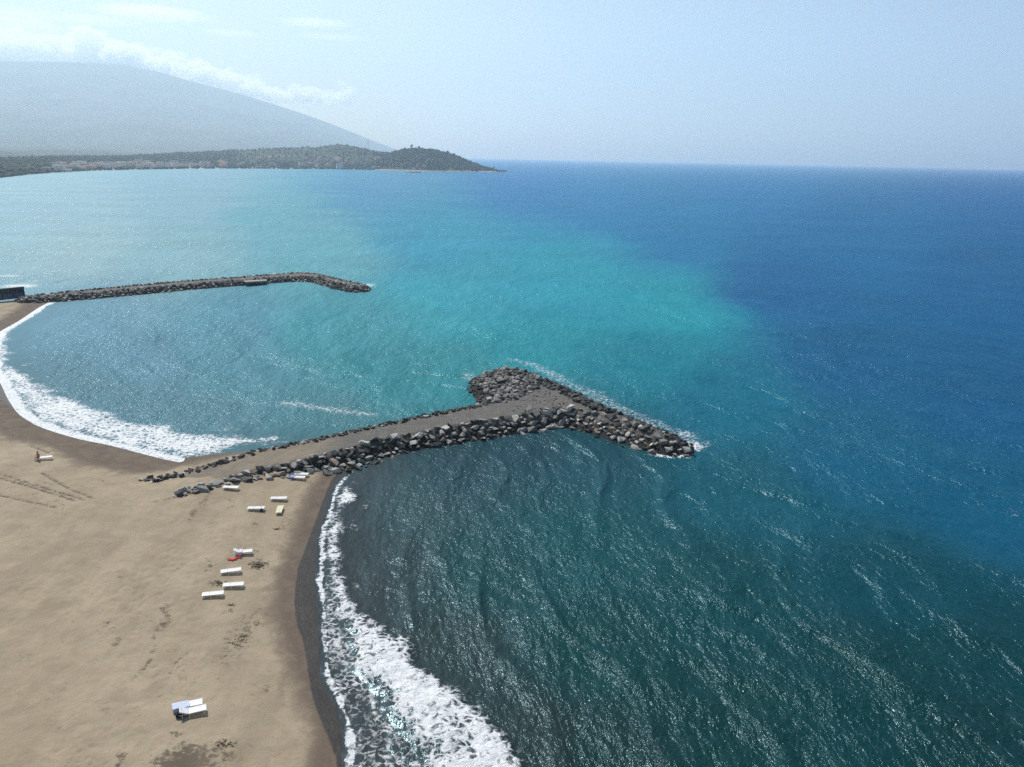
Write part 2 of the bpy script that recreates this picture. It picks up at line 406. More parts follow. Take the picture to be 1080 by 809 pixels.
# ------------------------------------------------------------------ sea
def build_sea():
    x, y = GX, GY; n = len(x)
    sea_d = np.maximum(-LSD, 0)                       # metres off the beach
    bsd = np.full(n, -500.0); nb = GR < 420
    bsd[nb] = np.maximum(sdist(bw_poly, PTS[nb]), sdist(fb_poly, PTS[nb]))
    spacing = np.maximum(GR * np.radians(0.105), GR ** 2 / CAM_H * np.radians(0.085))
    # wind sea : many directional components
    h = np.zeros(n)
    for k in range(46):
        L = 3.0 * (26 / 3.0) ** (rng.random()); 
        th = R(218 + rng.normal(0, 20)); a = 0.013 * (L / 6.0) ** 0.9
        kx, ky = math.cos(th) * 2 * math.pi / L, math.sin(th) * 2 * math.pi / L
        fade = np.clip((L / spacing - 3) / 3, 0, 1)
        h += a * fade * np.cos(kx * x + ky * y + rng.random() * 6.28)
    env = sstep(1.5, 26, sea_d) * sstep(0, 10, -bsd)
    far = np.where(GR > 700, 1, env)
    h *= far
    # swell turning in towards the beach
    wob = (fbm(x * 0.03, y * 0.03, 3) - 0.5) * 9
    ph = 2 * math.pi * (sea_d + wob * 2.3) / 8.0
    cr = np.maximum(0, np.cos(ph)) ** 4.5
    senv = sstep(3, 9, sea_d) * sstep(100, 30, sea_d) * sstep(0, 8, -bsd)
    patchy = sstep(0.38, 0.66, fbm(x * 0.06 + 40, y * 0.06, 3))
    h += 0.26 * cr * senv * np.where((x < -20) & (y > 100), 0.45, 1.0) * (0.12 + 0.88 * patchy)
    # breaker face
    bd = np.full(n, -99.0); m = GR < 330
    bd[m] = sdist(band, PTS[m]); ld = np.full(n, -99.0); ld[m] = sdist(left_band, PTS[m])
    rag = (fbm(x * 0.35, y * 0.35, 4) - 0.5) * 3.2
    h += 0.30 * sstep(-1.5, 1.5, bd + rag) * sstep(0, 4, sea_d)
    h += 0.28 * (fbm(x * 0.9, y * 0.9, 3) - 0.4) * np.maximum(sstep(-1, 2, bd + rag), sstep(-1, 3, ld + rag)) * sstep(1, 5, sea_d)
    z = 0.02 + h + np.where(sea_d < 3, (3 - sea_d) * 0.004, 0)
    # foam envelopes
    f1 = sstep(-1.8, 1.6, bd + rag) * (0.40 + 0.52 * fbm(x * 0.45 + y * .2, y * 0.3, 4))
    swash_poly = np.vstack([right_water, band_in[::-1]])
    sw = np.full(n, -99.0); sw[m] = sdist(swash_poly, PTS[m])
    f2 = sstep(-0.2, 0.4, sw) * 0.40 * (0.65 + 0.7 * fbm(x * 0.25 + 9, y * 0.25, 3))
    shd_r = np.full(n, 999.0); shd_r[m] = pdist(right_water, PTS[m])
    f3 = sstep(0.42, 0.1, shd_r + (fbm(x * 0.7, y * 0.7, 3) - 0.5) * 0.7) * (0.42 + 0.32 * fbm(x * 0.3 + 7, y * 0.3, 2))
    f3 = np.maximum(f3, sstep(0.35, 0.08, np.abs(sea_d - 2.6 - 3.0 * (fbm(x * 0.16, y * 0.16, 3) - 0.45))) * 0.45 * (sw > 0))
    f4 = sstep(-2.2, 3.0, ld + rag * 1.3) * (0.42 + 0.36 * fbm(x * 0.16 + 3, y * 0.16, 3))
    shd_l = np.full(n, 999.0); shd_l[m] = pdist(left_water, PTS[m])
    f5 = sstep(2.2, 0.4, shd_l + rag * 0.4) * 0.72
    foam = np.maximum.reduce([f1, f2, f3, f4, f5])
    # trailing streaks seaward of the breaker
    tr = sstep(9, 0.5, np.where(bd < 0, -bd, 99)) * sstep(0.52, 0.7, fbm(x * 0.5, y * 0.5, 4)) * 0.32
    tr2 = sstep(10, 0.5, np.where(ld < 0, -ld, 99)) * sstep(0.5, 0.7, fbm(x * 0.4, y * 0.4, 4)) * 0.34
    foam = np.maximum.reduce([foam, np.where(sea_d > 1, tr, 0), np.where(sea_d > 1, tr2, 0)])
    # wash round the breakwater
    def blob(cx, cy, rx, ry, a):
        c = P2([(cx, cy), (cx + rx, cy), (cx, cy - ry)]); ax = np.hypot(*(c[1] - c[0])); ay = np.hypot(*(c[2] - c[0]))
        return a * np.exp(-(((x - c[0][0]) / ax) ** 2 + ((y - c[0][1]) / ay) ** 2))
    d_nb = np.full(n, 99.0); d_nb[nb] = np.maximum(0, -sdist(bw_poly, PTS[nb]))
    line_far = P2([(545, 381), (566, 386), (600, 404), (650, 430), (700, 451), (732, 466)])
    dl = np.full(n, 99.0); dl[nb] = pdist(line_far, PTS[nb])
    ring = sstep(7.5, 3.5, d_nb + rag * 0.5) * 0.20
    foam = np.maximum(foam, np.where(sea_d > 2, ring, 0))
    foam = np.maximum(foam, sstep(4.6, 0.5, dl + rag * 1.3) * 0.38)
    for b in ((706, 480, 26, 3.5, .75), (732, 470, 13, 7, .62), (722, 458, 22, 6, .45), (493, 397, 14, 7, .42), (385, 301, 16, 2.0, .6), (395, 299, 26, 2, .3),
              (20, 302, 30, 3, .62), (10, 291, 24, 2, .5), (35, 297, 10, 3, .4), (480, 372, 60, 5, .12)):
        foam = np.maximum(foam, blob(*b))
    # spilling crests and whitecaps
    lin_r = P2([(300, 425), (345, 431), (390, 437)]); dlr = np.full(n, 99.0); dlr[nb] = pdist(lin_r, PTS[nb])
    foam = np.maximum(foam, sstep(3.5, 0.3, dlr + rag * .6) * 0.40)
    lin_q = P2([(215, 418), (260, 425), (310, 430)]); dlr = np.full(n, 99.0); dlr[nb] = pdist(lin_q, PTS[nb])
    foam = np.maximum(foam, sstep(3.0, 0.3, dlr + rag * .6) * 0.30)
    caps = sstep(0.74, 0.84, fbm(x * 0.10 + y * 0.05, y * 0.26 - x * 0.09, 4)) * 0.26 * sstep(25, 60, sea_d)
    foam = np.maximum(foam, np.where(GR < 900, caps, 0))
    foam = np.where(LSD > 1.5, 0, foam)
    # sea colour, silvery sun sheen painted into the left points : control points laid out on the sea, blended in bearing / depression
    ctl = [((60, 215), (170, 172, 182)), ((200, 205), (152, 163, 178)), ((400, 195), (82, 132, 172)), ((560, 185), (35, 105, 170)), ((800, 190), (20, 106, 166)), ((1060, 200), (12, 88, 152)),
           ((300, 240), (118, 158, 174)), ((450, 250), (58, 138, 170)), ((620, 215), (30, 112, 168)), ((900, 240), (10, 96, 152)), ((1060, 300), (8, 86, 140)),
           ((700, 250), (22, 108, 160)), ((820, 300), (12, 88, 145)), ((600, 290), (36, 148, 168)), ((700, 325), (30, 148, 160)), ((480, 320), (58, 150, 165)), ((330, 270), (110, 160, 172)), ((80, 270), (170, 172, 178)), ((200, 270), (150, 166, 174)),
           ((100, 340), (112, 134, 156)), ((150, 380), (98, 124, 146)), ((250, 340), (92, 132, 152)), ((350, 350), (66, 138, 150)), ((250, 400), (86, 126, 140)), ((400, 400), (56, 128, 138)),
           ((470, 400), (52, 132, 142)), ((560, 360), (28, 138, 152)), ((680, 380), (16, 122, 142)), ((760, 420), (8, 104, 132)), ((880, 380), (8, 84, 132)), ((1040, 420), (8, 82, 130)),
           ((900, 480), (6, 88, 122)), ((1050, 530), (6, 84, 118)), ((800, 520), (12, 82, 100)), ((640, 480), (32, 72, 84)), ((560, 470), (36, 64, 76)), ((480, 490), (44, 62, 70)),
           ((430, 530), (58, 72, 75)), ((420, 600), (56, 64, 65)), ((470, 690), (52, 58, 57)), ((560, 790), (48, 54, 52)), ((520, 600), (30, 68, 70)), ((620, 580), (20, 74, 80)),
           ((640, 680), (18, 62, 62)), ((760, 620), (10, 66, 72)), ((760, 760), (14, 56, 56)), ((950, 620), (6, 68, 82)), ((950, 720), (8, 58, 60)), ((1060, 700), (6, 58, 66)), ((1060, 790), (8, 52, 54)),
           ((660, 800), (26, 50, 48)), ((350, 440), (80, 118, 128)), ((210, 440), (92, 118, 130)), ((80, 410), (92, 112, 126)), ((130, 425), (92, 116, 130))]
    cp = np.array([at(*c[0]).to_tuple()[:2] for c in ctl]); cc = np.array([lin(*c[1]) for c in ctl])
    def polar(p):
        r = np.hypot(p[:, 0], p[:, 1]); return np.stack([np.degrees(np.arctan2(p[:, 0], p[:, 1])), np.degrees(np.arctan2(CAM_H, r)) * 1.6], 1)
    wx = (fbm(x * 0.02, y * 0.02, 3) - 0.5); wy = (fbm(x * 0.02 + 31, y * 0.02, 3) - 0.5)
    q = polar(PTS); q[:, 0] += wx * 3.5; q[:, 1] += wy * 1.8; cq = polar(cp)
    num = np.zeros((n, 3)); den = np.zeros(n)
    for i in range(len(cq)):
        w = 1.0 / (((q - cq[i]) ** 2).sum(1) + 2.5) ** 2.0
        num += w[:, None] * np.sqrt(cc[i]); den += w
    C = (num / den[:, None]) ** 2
    # turbid plume with a fairly crisp edge
    plume = P2([(480, 225), (600, 236), (690, 270), (745, 298), (780, 322), (786, 333), (768, 346), (738, 352), (700, 350), (600, 345), (480, 330), (400, 290)])
    pc = polar(plume); pd = sdist(pc, q); C = C * (1 - (sstep(-0.9, 0.8, pd) * 0.27)[:, None]) + np.array(lin(34, 150, 178)) * (sstep(-0.9, 0.8, pd) * 0.27)[:, None]
    # silt near the beach
    silt = (sstep(11, 1.5, sea_d) * np.where((x < -20) & (y > 100), 0.25, 0.75))[:, None]
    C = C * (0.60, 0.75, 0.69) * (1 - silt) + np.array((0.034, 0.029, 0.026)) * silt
    calm = 0.25 + 0.75 * sstep(0.5, 14, sea_d)
    keep = (LSD < 3.0)
    Q = QUADS[keep[QUADS].all(1)]
    isf = foam[Q].max(1) > 0.10
    def part(name, F):
        used = np.unique(F); idx = np.full(n, -1); idx[used] = np.arange(len(used))
        me = mesh_np(name, np.stack([x[used], y[used], z[used]], 1), idx[F])
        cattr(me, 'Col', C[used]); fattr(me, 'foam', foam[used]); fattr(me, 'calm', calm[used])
        return link(name, me, M_water)
    tag(part("sea", Q[~isf]), kind='structure')
    o = part("surf_foam", Q[isf])
    tag(o, "white lacy surf and wash breaking along the beach and rocks", "foam", kind='stuff')
build_sea()

# ------------------------------------------------------------------ breakwater cores
def core_material():
    s = NT("gravel"); v = s.wcoord()
    t = s.attr('sandy'); n1 = s.noise(v, 0.5, 5, 0.6); n2 = s.noise(v, 5.0, 4, 0.75)
    grav = s.mix(s.ss(n2, 0.35, 0.7), (0.080, 0.075, 0.068), (0.225, 0.210, 0.188))
    grav = s.mix(s.ss(n1, 0.35, 0.7, 0, .5), grav, (0.10, 0.091, 0.080))
    sandc = s.mix(s.ss(n1, 0.3, 0.7), (0.25, 0.205, 0.152), (0.19, 0.16, 0.125))
    mk = s.ss(s.math('ADD', t, s.math('MULTIPLY', s.math('SUBTRACT', n1, 0.5), 0.5)), 0.3, 0.7)
    base = s.mix(mk, grav, sandc)
    edge = s.attr('edge')
    base = s.mix(edge, base, (0.03, 0.028, 0.026))
    return s.done(s.bsdf(base, 0.92, 0.2, s.bump(n2, 0.7, 0.25)))
M_core = core_material()
def build_core(name, poly, topf, step, label, sandyf, slope=0.62):
    lo = poly.min(0) - 8; hi = poly.max(0) + 8
    xs = np.arange(lo[0], hi[0], step); ys = np.arange(lo[1], hi[1], step)
    X, Y = np.meshgrid(xs, ys); p = np.stack([X.ravel(), Y.ravel()], 1)
    s_ = sdist(poly, p); top = topf(p)
    z = np.where(s_ >= 0, top, top + s_ * slope) + (fbm(p[:, 0] * .8, p[:, 1] * .8, 3) - .5) * .22
    n = len(xs); jj = np.arange(len(ys) - 1)[:, None] * n + np.arange(n - 1)[None, :]
    F = np.stack([jj, jj + 1, jj + n + 1, jj + n], -1).reshape(-1, 4)
    F = F[(z[F] > -1.2).any(1)]
    used = np.unique(F); idx = np.full(len(p), -1); idx[used] = np.arange(len(used))
    me = mesh_np(name, np.stack([p[used, 0], p[used, 1], z[used]], 1), idx[F])
    fattr(me, 'sandy', sandyf(p[used])); fattr(me, 'edge', sstep(0.3, -1.0, s_[used]) * sstep(0.5, 0.9, np.where(z[used] < 1.2, 1.0, 0.6)))
    o = link(name, me, M_core); tag(o, label, "breakwater"); return o
build_core("breakwater", bw_poly, bw_top_z, 0.4, "near T-shaped breakwater with sandy gravel causeway running out from the beach",
           lambda p: sstep(-16, -36, p[:, 0]))
fb_top = lambda p: np.full(len(p), FB_TOP)
build_core("breakwater", fb_poly, fb_top, 0.8, "distant bent rubble breakwater closing the far side of the bay", lambda p: sstep(-150, -170, p[:, 0]) * 0.8)

# ------------------------------------------------------------------ boulders
def rock_material(name, attr):
    s = NT(name); v = s.coord() if not attr else s.wcoord()
    if attr: c = s.attr('Col', 'Color')
    else:
        oi = s.n('ShaderNodeObjectInfo'); c = oi.outputs['Color']
    n1 = s.noise(v, 2.2, 5, 0.65); n2 = s.noise(v, 9.0, 3, 0.7)
    c2 = s.mix(s.ss(n1, 0.3, 0.75, 0.0, 0.55), c, s.mix(0.45, c, (0.02, 0.018, 0.016)))
    c2 = s.mix(s.ss(n2, 0.55, 0.8, 0.0, 0.3), c2, (0.32, 0.30, 0.27))
    g = s.n('ShaderNodeNewGeometry'); sx = s.n('ShaderNodeSeparateXYZ'); s.l(g.outputs['Position'], sx.inputs[0])
    wetl = s.ss(s.math('ADD', sx.outputs[2], s.math('MULTIPLY', n1, 0.5)), 0.22, 0.60, 1.0, 0.0)   # tide line, wet and weedy
    c2 = s.mix(s.math('MULTIPLY', wetl, 0.85), c2, (0.018, 0.017, 0.015))
    nb = s.bump(s.math('ADD', n1, s.math('MULTIPLY', n2, .3)), 0.6, 0.2)
    return s.done(s.bsdf(c2, s.mixf(wetl, 0.88, 0.5), 0.3, nb))
M_rock = rock_material("boulder_rock", False)
M_rubble = rock_material("rubble_rock", True)
def rock_hull(seed, n=16, flat=0.62):
    rd = random.Random(seed); bm = bmesh.new()
    for i in range(n):
        v = Vector((rd.gauss(0, 1), rd.gauss(0, 1), rd.gauss(0, 1))).normalized() * rd.uniform(0.85, 1.1)
        v.x *= 1.15; v.y *= rd.uniform(0.75, 0.95); v.z *= flat
        bm.verts.new(v * 0.5)
    r = bmesh.ops.convex_hull(bm, input=bm.verts)
    bmesh.ops.delete(bm, geom=[v for v in bm.verts if not v.link_faces], context='VERTS')
    bmesh.ops.bevel(bm, geom=list(bm.edges), offset=0.016, segments=1, affect='EDGES', clamp_overlap=True)
    bmesh.ops.triangulate(bm, faces=bm.faces)
    return bm
ROCKS = [bm_mesh("boulder", rock_hull(k, 10 + k % 5, 0.50 + 0.05 * (k % 5))) for k in range(14)]
for me in ROCKS: me.materials.append(M_rock)
ROCKNP = []
for me in ROCKS:
    v = np.zeros(len(me.vertices) * 3, np.float32); me.vertices.foreach_get("co", v)
    t = np.array([p.vertices[:] for p in me.polygons]); ROCKNP.append((v.reshape(-1, 3), t))

def scatter(poly, topf, lo, hi, sizef, spacing, condf, seed, slope=0.62, tries=9000):
    """rocks by dart throwing in a strip round poly; returns list of dicts"""
    g = np.random.default_rng(seed); bb0 = poly.min(0) - hi - 1; bb1 = poly.max(0) + hi + 1
    p = bb0 + g.random((tries, 2)) * (bb1 - bb0)
    s_ = -sdist(poly, p); m = (s_ > lo) & (s_ < hi) & condf(p, s_); p, s_ = p[m], s_[m]
    out = []; cell = {}
    for q, d in zip(p, s_):
        size = sizef(q, d, g); r = size * spacing
        k = (int(q[0] // 2), int(q[1] // 2)); ok = True
        for a in (-1, 0, 1):
            for b in (-1, 0, 1):
                for (e, er) in cell.get((k[0] + a, k[1] + b), ()):
                    if (e[0] - q[0]) ** 2 + (e[1] - q[1]) ** 2 < (0.5 * (r + er)) ** 2: ok = False; break
                if not ok: break
            if not ok: break
        if not ok: continue
        cell.setdefault(k, []).append((q, r))
        top = float(topf(q[None])[0]); z = max(top - max(0, d) * slope, ground_z(q[0], q[1]) if q[1] < 135 else -9)
        out.append(dict(p=(q[0], q[1], z + size * 0.10), s=size, d=d, k=int(g.integers(len(ROCKS))), rz=g.random() * 6.28, tx=g.normal(0, 0.28), ty=g.normal(0, 0.28), u=g.random(), w=g.random()))
    return out
road_pts = P2([(160, 503), (200, 490), (300, 468), (400, 448), (500, 430), (530, 424)], BW_TOP)
low_pts = P2([(590, 438), (520, 443), (440, 456), (400, 463), (330, 480), (270, 490), (180, 512)], BW_TOP)
head_c = P2([(600, 425)], BW_TOP)[0]
def side(p):       # True on the sheltered (camera) side of the causeway
    return pdist(low_pts, p) < pdist(road_pts, p)
head_x0 = P2([(560, 438)], BW_TOP)[0][0]
west_tip = P2([(515, 400)], BW_TOP)[0]
west_blob = P2([(498, 398), (512, 385), (545, 384), (562, 393), (574, 403), (562, 415), (545, 424), (532, 426), (520, 416)], BW_TOP)
root_seg = P2([(152, 501), (178, 511.5)], BW_TOP)
long_segs = [P2(q, BW_TOP) for q in ([(160, 498), (250, 478), (350, 458)], [(190, 508), (240, 497), (300, 487)])]
def open_end(p): return pdist(root_seg, p) < np.minimum(pdist(long_segs[0], p), pdist(long_segs[1], p)) * .8
def is_head(p): return (p[:, 0] > head_x0) | (inside(west_blob, p)) | (pdist(west_blob, p, True) < 6) & ~side(p) & (p[:, 1] > P2([(0, 428)])[0][1])
near_crest = P2([(588, 434), (605, 434), (630, 440), (655, 448), (685, 456), (704, 461)], BW_TOP)
far_crest = P2([(545, 391), (570, 400), (600, 414), (640, 434), (680, 450), (706, 460)], BW_TOP)
def rock_colour(u, w, tone):
    if tone == 'dark': b = 0.030 + 0.055 * u; return (b * 1.02, b, b * 0.96), 'dark'
    if u < 0.24: b = 0.05 + 0.05 * w; return (b, b * 0.98, b * 0.95), 'dark'
    if u < 0.66: b = 0.20 + 0.13 * w; return (b, b * 0.955, b * 0.88), 'mid'
    if u < 0.94: b = 0.38 + 0.16 * w; return (b, b * 0.95, b * 0.86), 'pale'
    b = 0.22 + 0.1 * w; return (b, b * 0.78, b * 0.58), 'tan'
RK = []
# sheltered side of the causeway: big armour stones
A1 = scatter(bw_poly, bw_top_z, 0.0, 4.6, lambda q, d, g: 0.75 + 1.15 * g.random() ** 1.6, 0.60,
             lambda p, d: side(p) & ~is_head(p) & ~open_end(p) & ((p[:, 0] > -25) | (d < 2.6)), 1, tries=60000)
for r in A1: r['c'], r['cl'] = rock_colour(r['u'], r['w'], 'mix'); r['zone'] = 'shelter'
# exposed edge of the causeway: small dark stones
A2 = scatter(bw_poly, bw_top_z, -0.9, 3.0, lambda q, d, g: g.uniform(0.55, 1.2), 0.58, lambda p, d: ~side(p) & ~is_head(p) & ~open_end(p) & (p[:, 0] > P2([(152, 497)])[0][0]) & ((p[:, 0] > P2([(260, 475)])[0][0]) | (d < 1.2)), 2, tries=60000)
for r in A2: r['c'], r['cl'] = rock_colour(r['u'], r['w'], 'dark' if r['w'] < .8 else 'mix'); r['zone'] = 'exposed'
# head
nearf = lambda p: pdist(near_crest, p) < pdist(far_crest, p)
A3 = scatter(bw_poly, bw_top_z, -0.7, 4.8, lambda q, d, g: 0.8 + 1.5 * g.random() ** 1.5, 0.60, lambda p, d: is_head(p) & nearf(p) & ~inside(west_blob, p), 3, tries=50000)
for r in A3: r['c'], r['cl'] = rock_colour(r['u'], r['w'], 'mix'); r['zone'] = 'headnear'
A4 = scatter(bw_poly, bw_top_z, -2.4, 4.8, lambda q, d, g: g.uniform(0.7, 1.6), 0.60, lambda p, d: is_head(p) & ~nearf(p) & ~inside(west_blob, p), 4, tries=26000)
for r in A4: r['c'], r['cl'] = rock_colour(r['u'], r['w'], 'dark'); r['zone'] = 'headfar'
A5 = scatter(bw_poly, bw_top_z, -30, 5.0, lambda q, d, g: g.uniform(0.7, 1.7), 0.62, lambda p, d: inside(west_blob, p), 5, tries=40000)
for r in A5: r['c'], r['cl'] = rock_colour(r['u'] * 0.62, r['w'], 'mix'); r['zone'] = 'west'
RK = A1 + A2 + A3 + A4 + A5
SM = scatter(bw_poly, bw_top_z, -40, 0.0, lambda q, d, g: g.uniform(0.12, 0.42), 1.1, lambda p, d: (p[:, 0] > head_x0 - 3), 6, tries=9000)
for r in SM: r['c'], r['cl'] = rock_colour(r['u'] * .6, r['w'], 'dark' if r['w'] < .7 else 'mix')
fb_side = P2([(60, 312), (150, 304.5), (250, 296), (320, 291.5), (355, 298.5), (382, 302.5)], FB_TOP)
FB = scatter(fb_poly, fb_top, -1.2, 3.6, lambda q, d, g: g.uniform(0.7, 1.7), 0.66, lambda p, d: p[:, 0] > -185, 8, tries=60000)
for r in FB: r['c'], r['cl'] = rock_colour(min(.99, r['u'] * 1.0), r['w'], 'mix' if r['w'] > .25 else 'dark')
def key(r): return -r['s'] / math.hypot(r['p'][0], r['p'][1])
vis = [r for r in RK if r['zone'] != 'exposed' and not (r['zone'] == 'headfar' and r['d'] > 1.5)]
vis.sort(key=key); SINGLE = vis[:298]; sid = {id(r) for r in SINGLE}
REST = [r for r in RK if id(r) not in sid] + SM + FB
print("boulders", len(RK), "single", len(SINGLE), "rest", len(REST))
def rmat(r): return Matrix.Translation(r['p']) @ Matrix.Rotation(r['rz'], 4, 'Z') @ Matrix.Rotation(r['tx'], 4, 'X') @ Matrix.Rotation(r['ty'], 4, 'Y') @ Matrix.Diagonal((r['s'],) * 3 + (1,))
ZT = {'shelter': "on the sheltered side slope of the near causeway", 'headnear': "on the near slope of the breakwater head", 'headfar': "along the far crest of the breakwater head",
      'west': "on the rubble mound at the left end of the breakwater head"}
CT = {'dark': "dark blackish", 'mid': "mid grey", 'pale': "pale grey", 'tan': "tan brown"}
for r in SINGLE:
    o = bpy.data.objects.new("boulder", ROCKS[r['k']]); col.objects.link(o); o.matrix_world = rmat(r); o.color = (*r['c'], 1)
    lb = f"{CT[r['cl']]} angular boulder {ZT[r['zone']]}"
    tag(o, lb, "boulder", f"{CT[r['cl']]} boulders {ZT[r['zone']]}")
VV, TT, CC = [], [], []; off = 0
for r in REST:
    v, t = ROCKNP[r['k']]; M = np.array(rmat(r)); w = v @ M[:3, :3].T + M[:3, 3]
    VV.append(w); TT.append(t + off); off += len(v); CC.append(np.tile(r['c'], (len(v), 1)))
me = mesh_np("rubble", np.vstack(VV), np.vstack(TT), False); cattr(me, 'Col', np.vstack(CC))
tag(link("rubble", me, M_rubble), "smaller dark and grey rubble stones heaped along both breakwaters", "rubble", kind='stuff')

# ------------------------------------------------------------------ simple materials
def plain(name, c, rough=0.6, spec=0.4, var=0.12, scale=3.0, bump=0.0):
    s = NT(name); v = s.coord(); n1 = s.noise(v, scale, 4, 0.6)
    dk = tuple(x * (1 - 2.2 * var) for x in c); lt = tuple(min(1, x * (1 + var)) for x in c)
    return s.done(s.bsdf(s.mix(s.ss(n1, 0.25, 0.75), dk, lt), rough, spec, s.bump(n1, bump, 0.05) if bump else None))
M_white = plain("white_plastic", (0.80, 0.80, 0.78), 0.45, 0.4, 0.04)
M_cream = plain("cream_plastic", (0.76, 0.70, 0.50), 0.5, 0.4, 0.05)
M_lilac = plain("lilac_towel", (0.30, 0.30, 0.55), 0.9, 0.1, 0.12, 8)
M_blue = plain("pale_blue_towel", (0.52, 0.58, 0.73), 0.9, 0.1, 0.10, 8)
M_red = plain("red_cloth", (0.55, 0.035, 0.06), 0.9, 0.1, 0.15, 8)
M_black = plain("black_fabric", (0.02, 0.02, 0.022), 0.8, 0.2, 0.1)
M_skin = plain("skin", (0.42, 0.22, 0.15), 0.55, 0.35, 0.06)
M_hair = plain("dark_hair", (0.018, 0.013, 0.010), 0.5, 0.4, 0.2, 12)
M_trunks = plain("dark_red_shorts", (0.16, 0.025, 0.025), 0.85, 0.1, 0.12)
M_weed = plain("dry_seaweed", (0.075, 0.058, 0.038), 0.9, 0.1, 0.25, 6)
M_conc = plain("concrete", (0.36, 0.35, 0.33), 0.85, 0.2, 0.15, 1.0, 0.3)
M_darkwall = plain("dark_weathered_wall", (0.045, 0.052, 0.062), 0.8, 0.2, 0.2, 0.6)
M_bluewall = plain("slate_blue_wall", (0.10, 0.13, 0.22), 0.8, 0.2, 0.15, 0.6)

# ------------------------------------------------------------------ sun loungers
def copy_tree(o, parent=None):
    c = o.copy(); col.objects.link(c); c.parent = parent
    for ch in list(o.children): copy_tree(ch, c)
    return c
def make_lounger(mat, back=0.0):
    """lounger along local X (head at -X), 1.95 m long; back = raised angle of the backrest"""
    root = empty("sun_lounger", (0, 0, 0))
    def slats(x0, x1, n):
        bm = bmesh.new(); w = (x1 - x0) / n
        for i in range(n): bm_box(bm, (x0 + (i + .5) * w, 0, 0), (w * 0.80, 0.60, 0.03))
        for sy in (-1, 1): bm_box(bm, ((x0 + x1) / 2, sy * 0.32, -0.02), (x1 - x0, 0.05, 0.09))
        bmesh.ops.bevel(bm, geom=list(bm.edges), offset=0.006, segments=1, affect='EDGES'); return bm
    o = link("seat", bm_mesh("seat", slats(-0.28, 1.0, 16)), mat, root, (0, 0, 0.33))
    bmb = slats(-0.68, 0.0, 8); b = link("backrest", bm_mesh("backrest", bmb), mat, root, (-0.30, 0, 0.333)); b.rotation_euler = (0, back, 0)
    for sx in (-0.72, 0.82):
        for sy in (-1, 1):
            bm = bmesh.new(); bm_bar(bm, (sx, sy * 0.30, 0.30), (sx * 1.03, sy * 0.31, -0.04), 0.035, 0.03)
            link("leg", bm_mesh("leg", bm), mat, root)
    bm = bmesh.new()
    for sy in (-1, 1): bm_bar(bm, (-0.95, sy * 0.26, 0.27), (0.95, sy * 0.26, 0.27), 0.022)
    link("underframe", bm_mesh("underframe", bm), mat, root)
    return root
def heading(p0, p1, z=1.2):
    a, b = at(*p0, z), at(*p1, z); return math.atan2(b.y - a.y, b.x - a.x)
proto = make_lounger(M_white, 0.0); proto_r = make_lounger(M_white, R(28)); proto_c = make_lounger(M_cream, 0.0)
LG = "white sun loungers scattered over the beach"
used_p = set()
def place(pr, px, py, p0, p1, label, rz=None):
    o = pr if pr.name not in used_p else copy_tree(pr); used_p.add(pr.name)
    z = 1.2
    for _ in range(3):
        c = at(px, py, z + 0.2); z = ground_z(c.x, c.y)
    o.location = (c.x, c.y, z); o.rotation_euler = (0, 0, heading(p0, p1) if rz is None else rz)
    tag(o, label, "sun lounger", LG); return o
L1 = place(proto, 243.5, 514.5, (236, 514.0), (251, 514.5), "white sun lounger alone just below the rocks at the landward end of the causeway")
L2 = place(proto, 317.5, 500.5, (311, 500.3), (326, 500.8), "white sun lounger by the causeway rocks, rear one of the pair")
L3 = place(proto, 314, 503.8, (308, 503.5), (322, 504), "white sun lounger with a lilac towel, front one of the pair by the rocks")
L4 = place(proto, 294, 526, (287, 526.3), (301, 526), "white sun lounger just behind the cream one set end-on")
L5 = place(proto, 270, 536.3, (263, 536.3), (277, 536), "white sun lounger with a small dark bag at its far corner")
L6 = place(proto_c, 295, 538, None, None, "cream sun lounger standing end-on to the camera", rz=R(98))
L7 = place(proto_r, 256, 582.5, (249, 583), (265, 581.5), "white sun lounger with raised back and a red cloth trailing on the sand")
L8 = place(proto, 243.5, 602.5, (235, 603.5), (253, 601), "white sun lounger standing alone between the red cloth and the two staggered loungers")
L9 = place(proto, 246, 617.3, (238, 617.8), (254, 616.6), "white sun lounger, the right one of two staggered loungers in the middle of the beach")
L10 = place(proto, 224.5, 627, (215, 628), (234.5, 626), "white sun lounger, the left one of two staggered loungers in the middle of the beach")
L11 = place(proto, 199, 744, (187, 746), (211, 741), "white sun lounger half covered by a pale blue towel, nearest pair to the camera")
L12 = place(proto_r, 203, 750.5, (193, 753), (214.5, 748), "bare white sun lounger with lifted backrest, front one of the nearest pair")
L13 = place(proto, 46.5, 483, (38, 484.2), (54, 482.4), "white sun lounger with a person sitting on its end by the left surf")

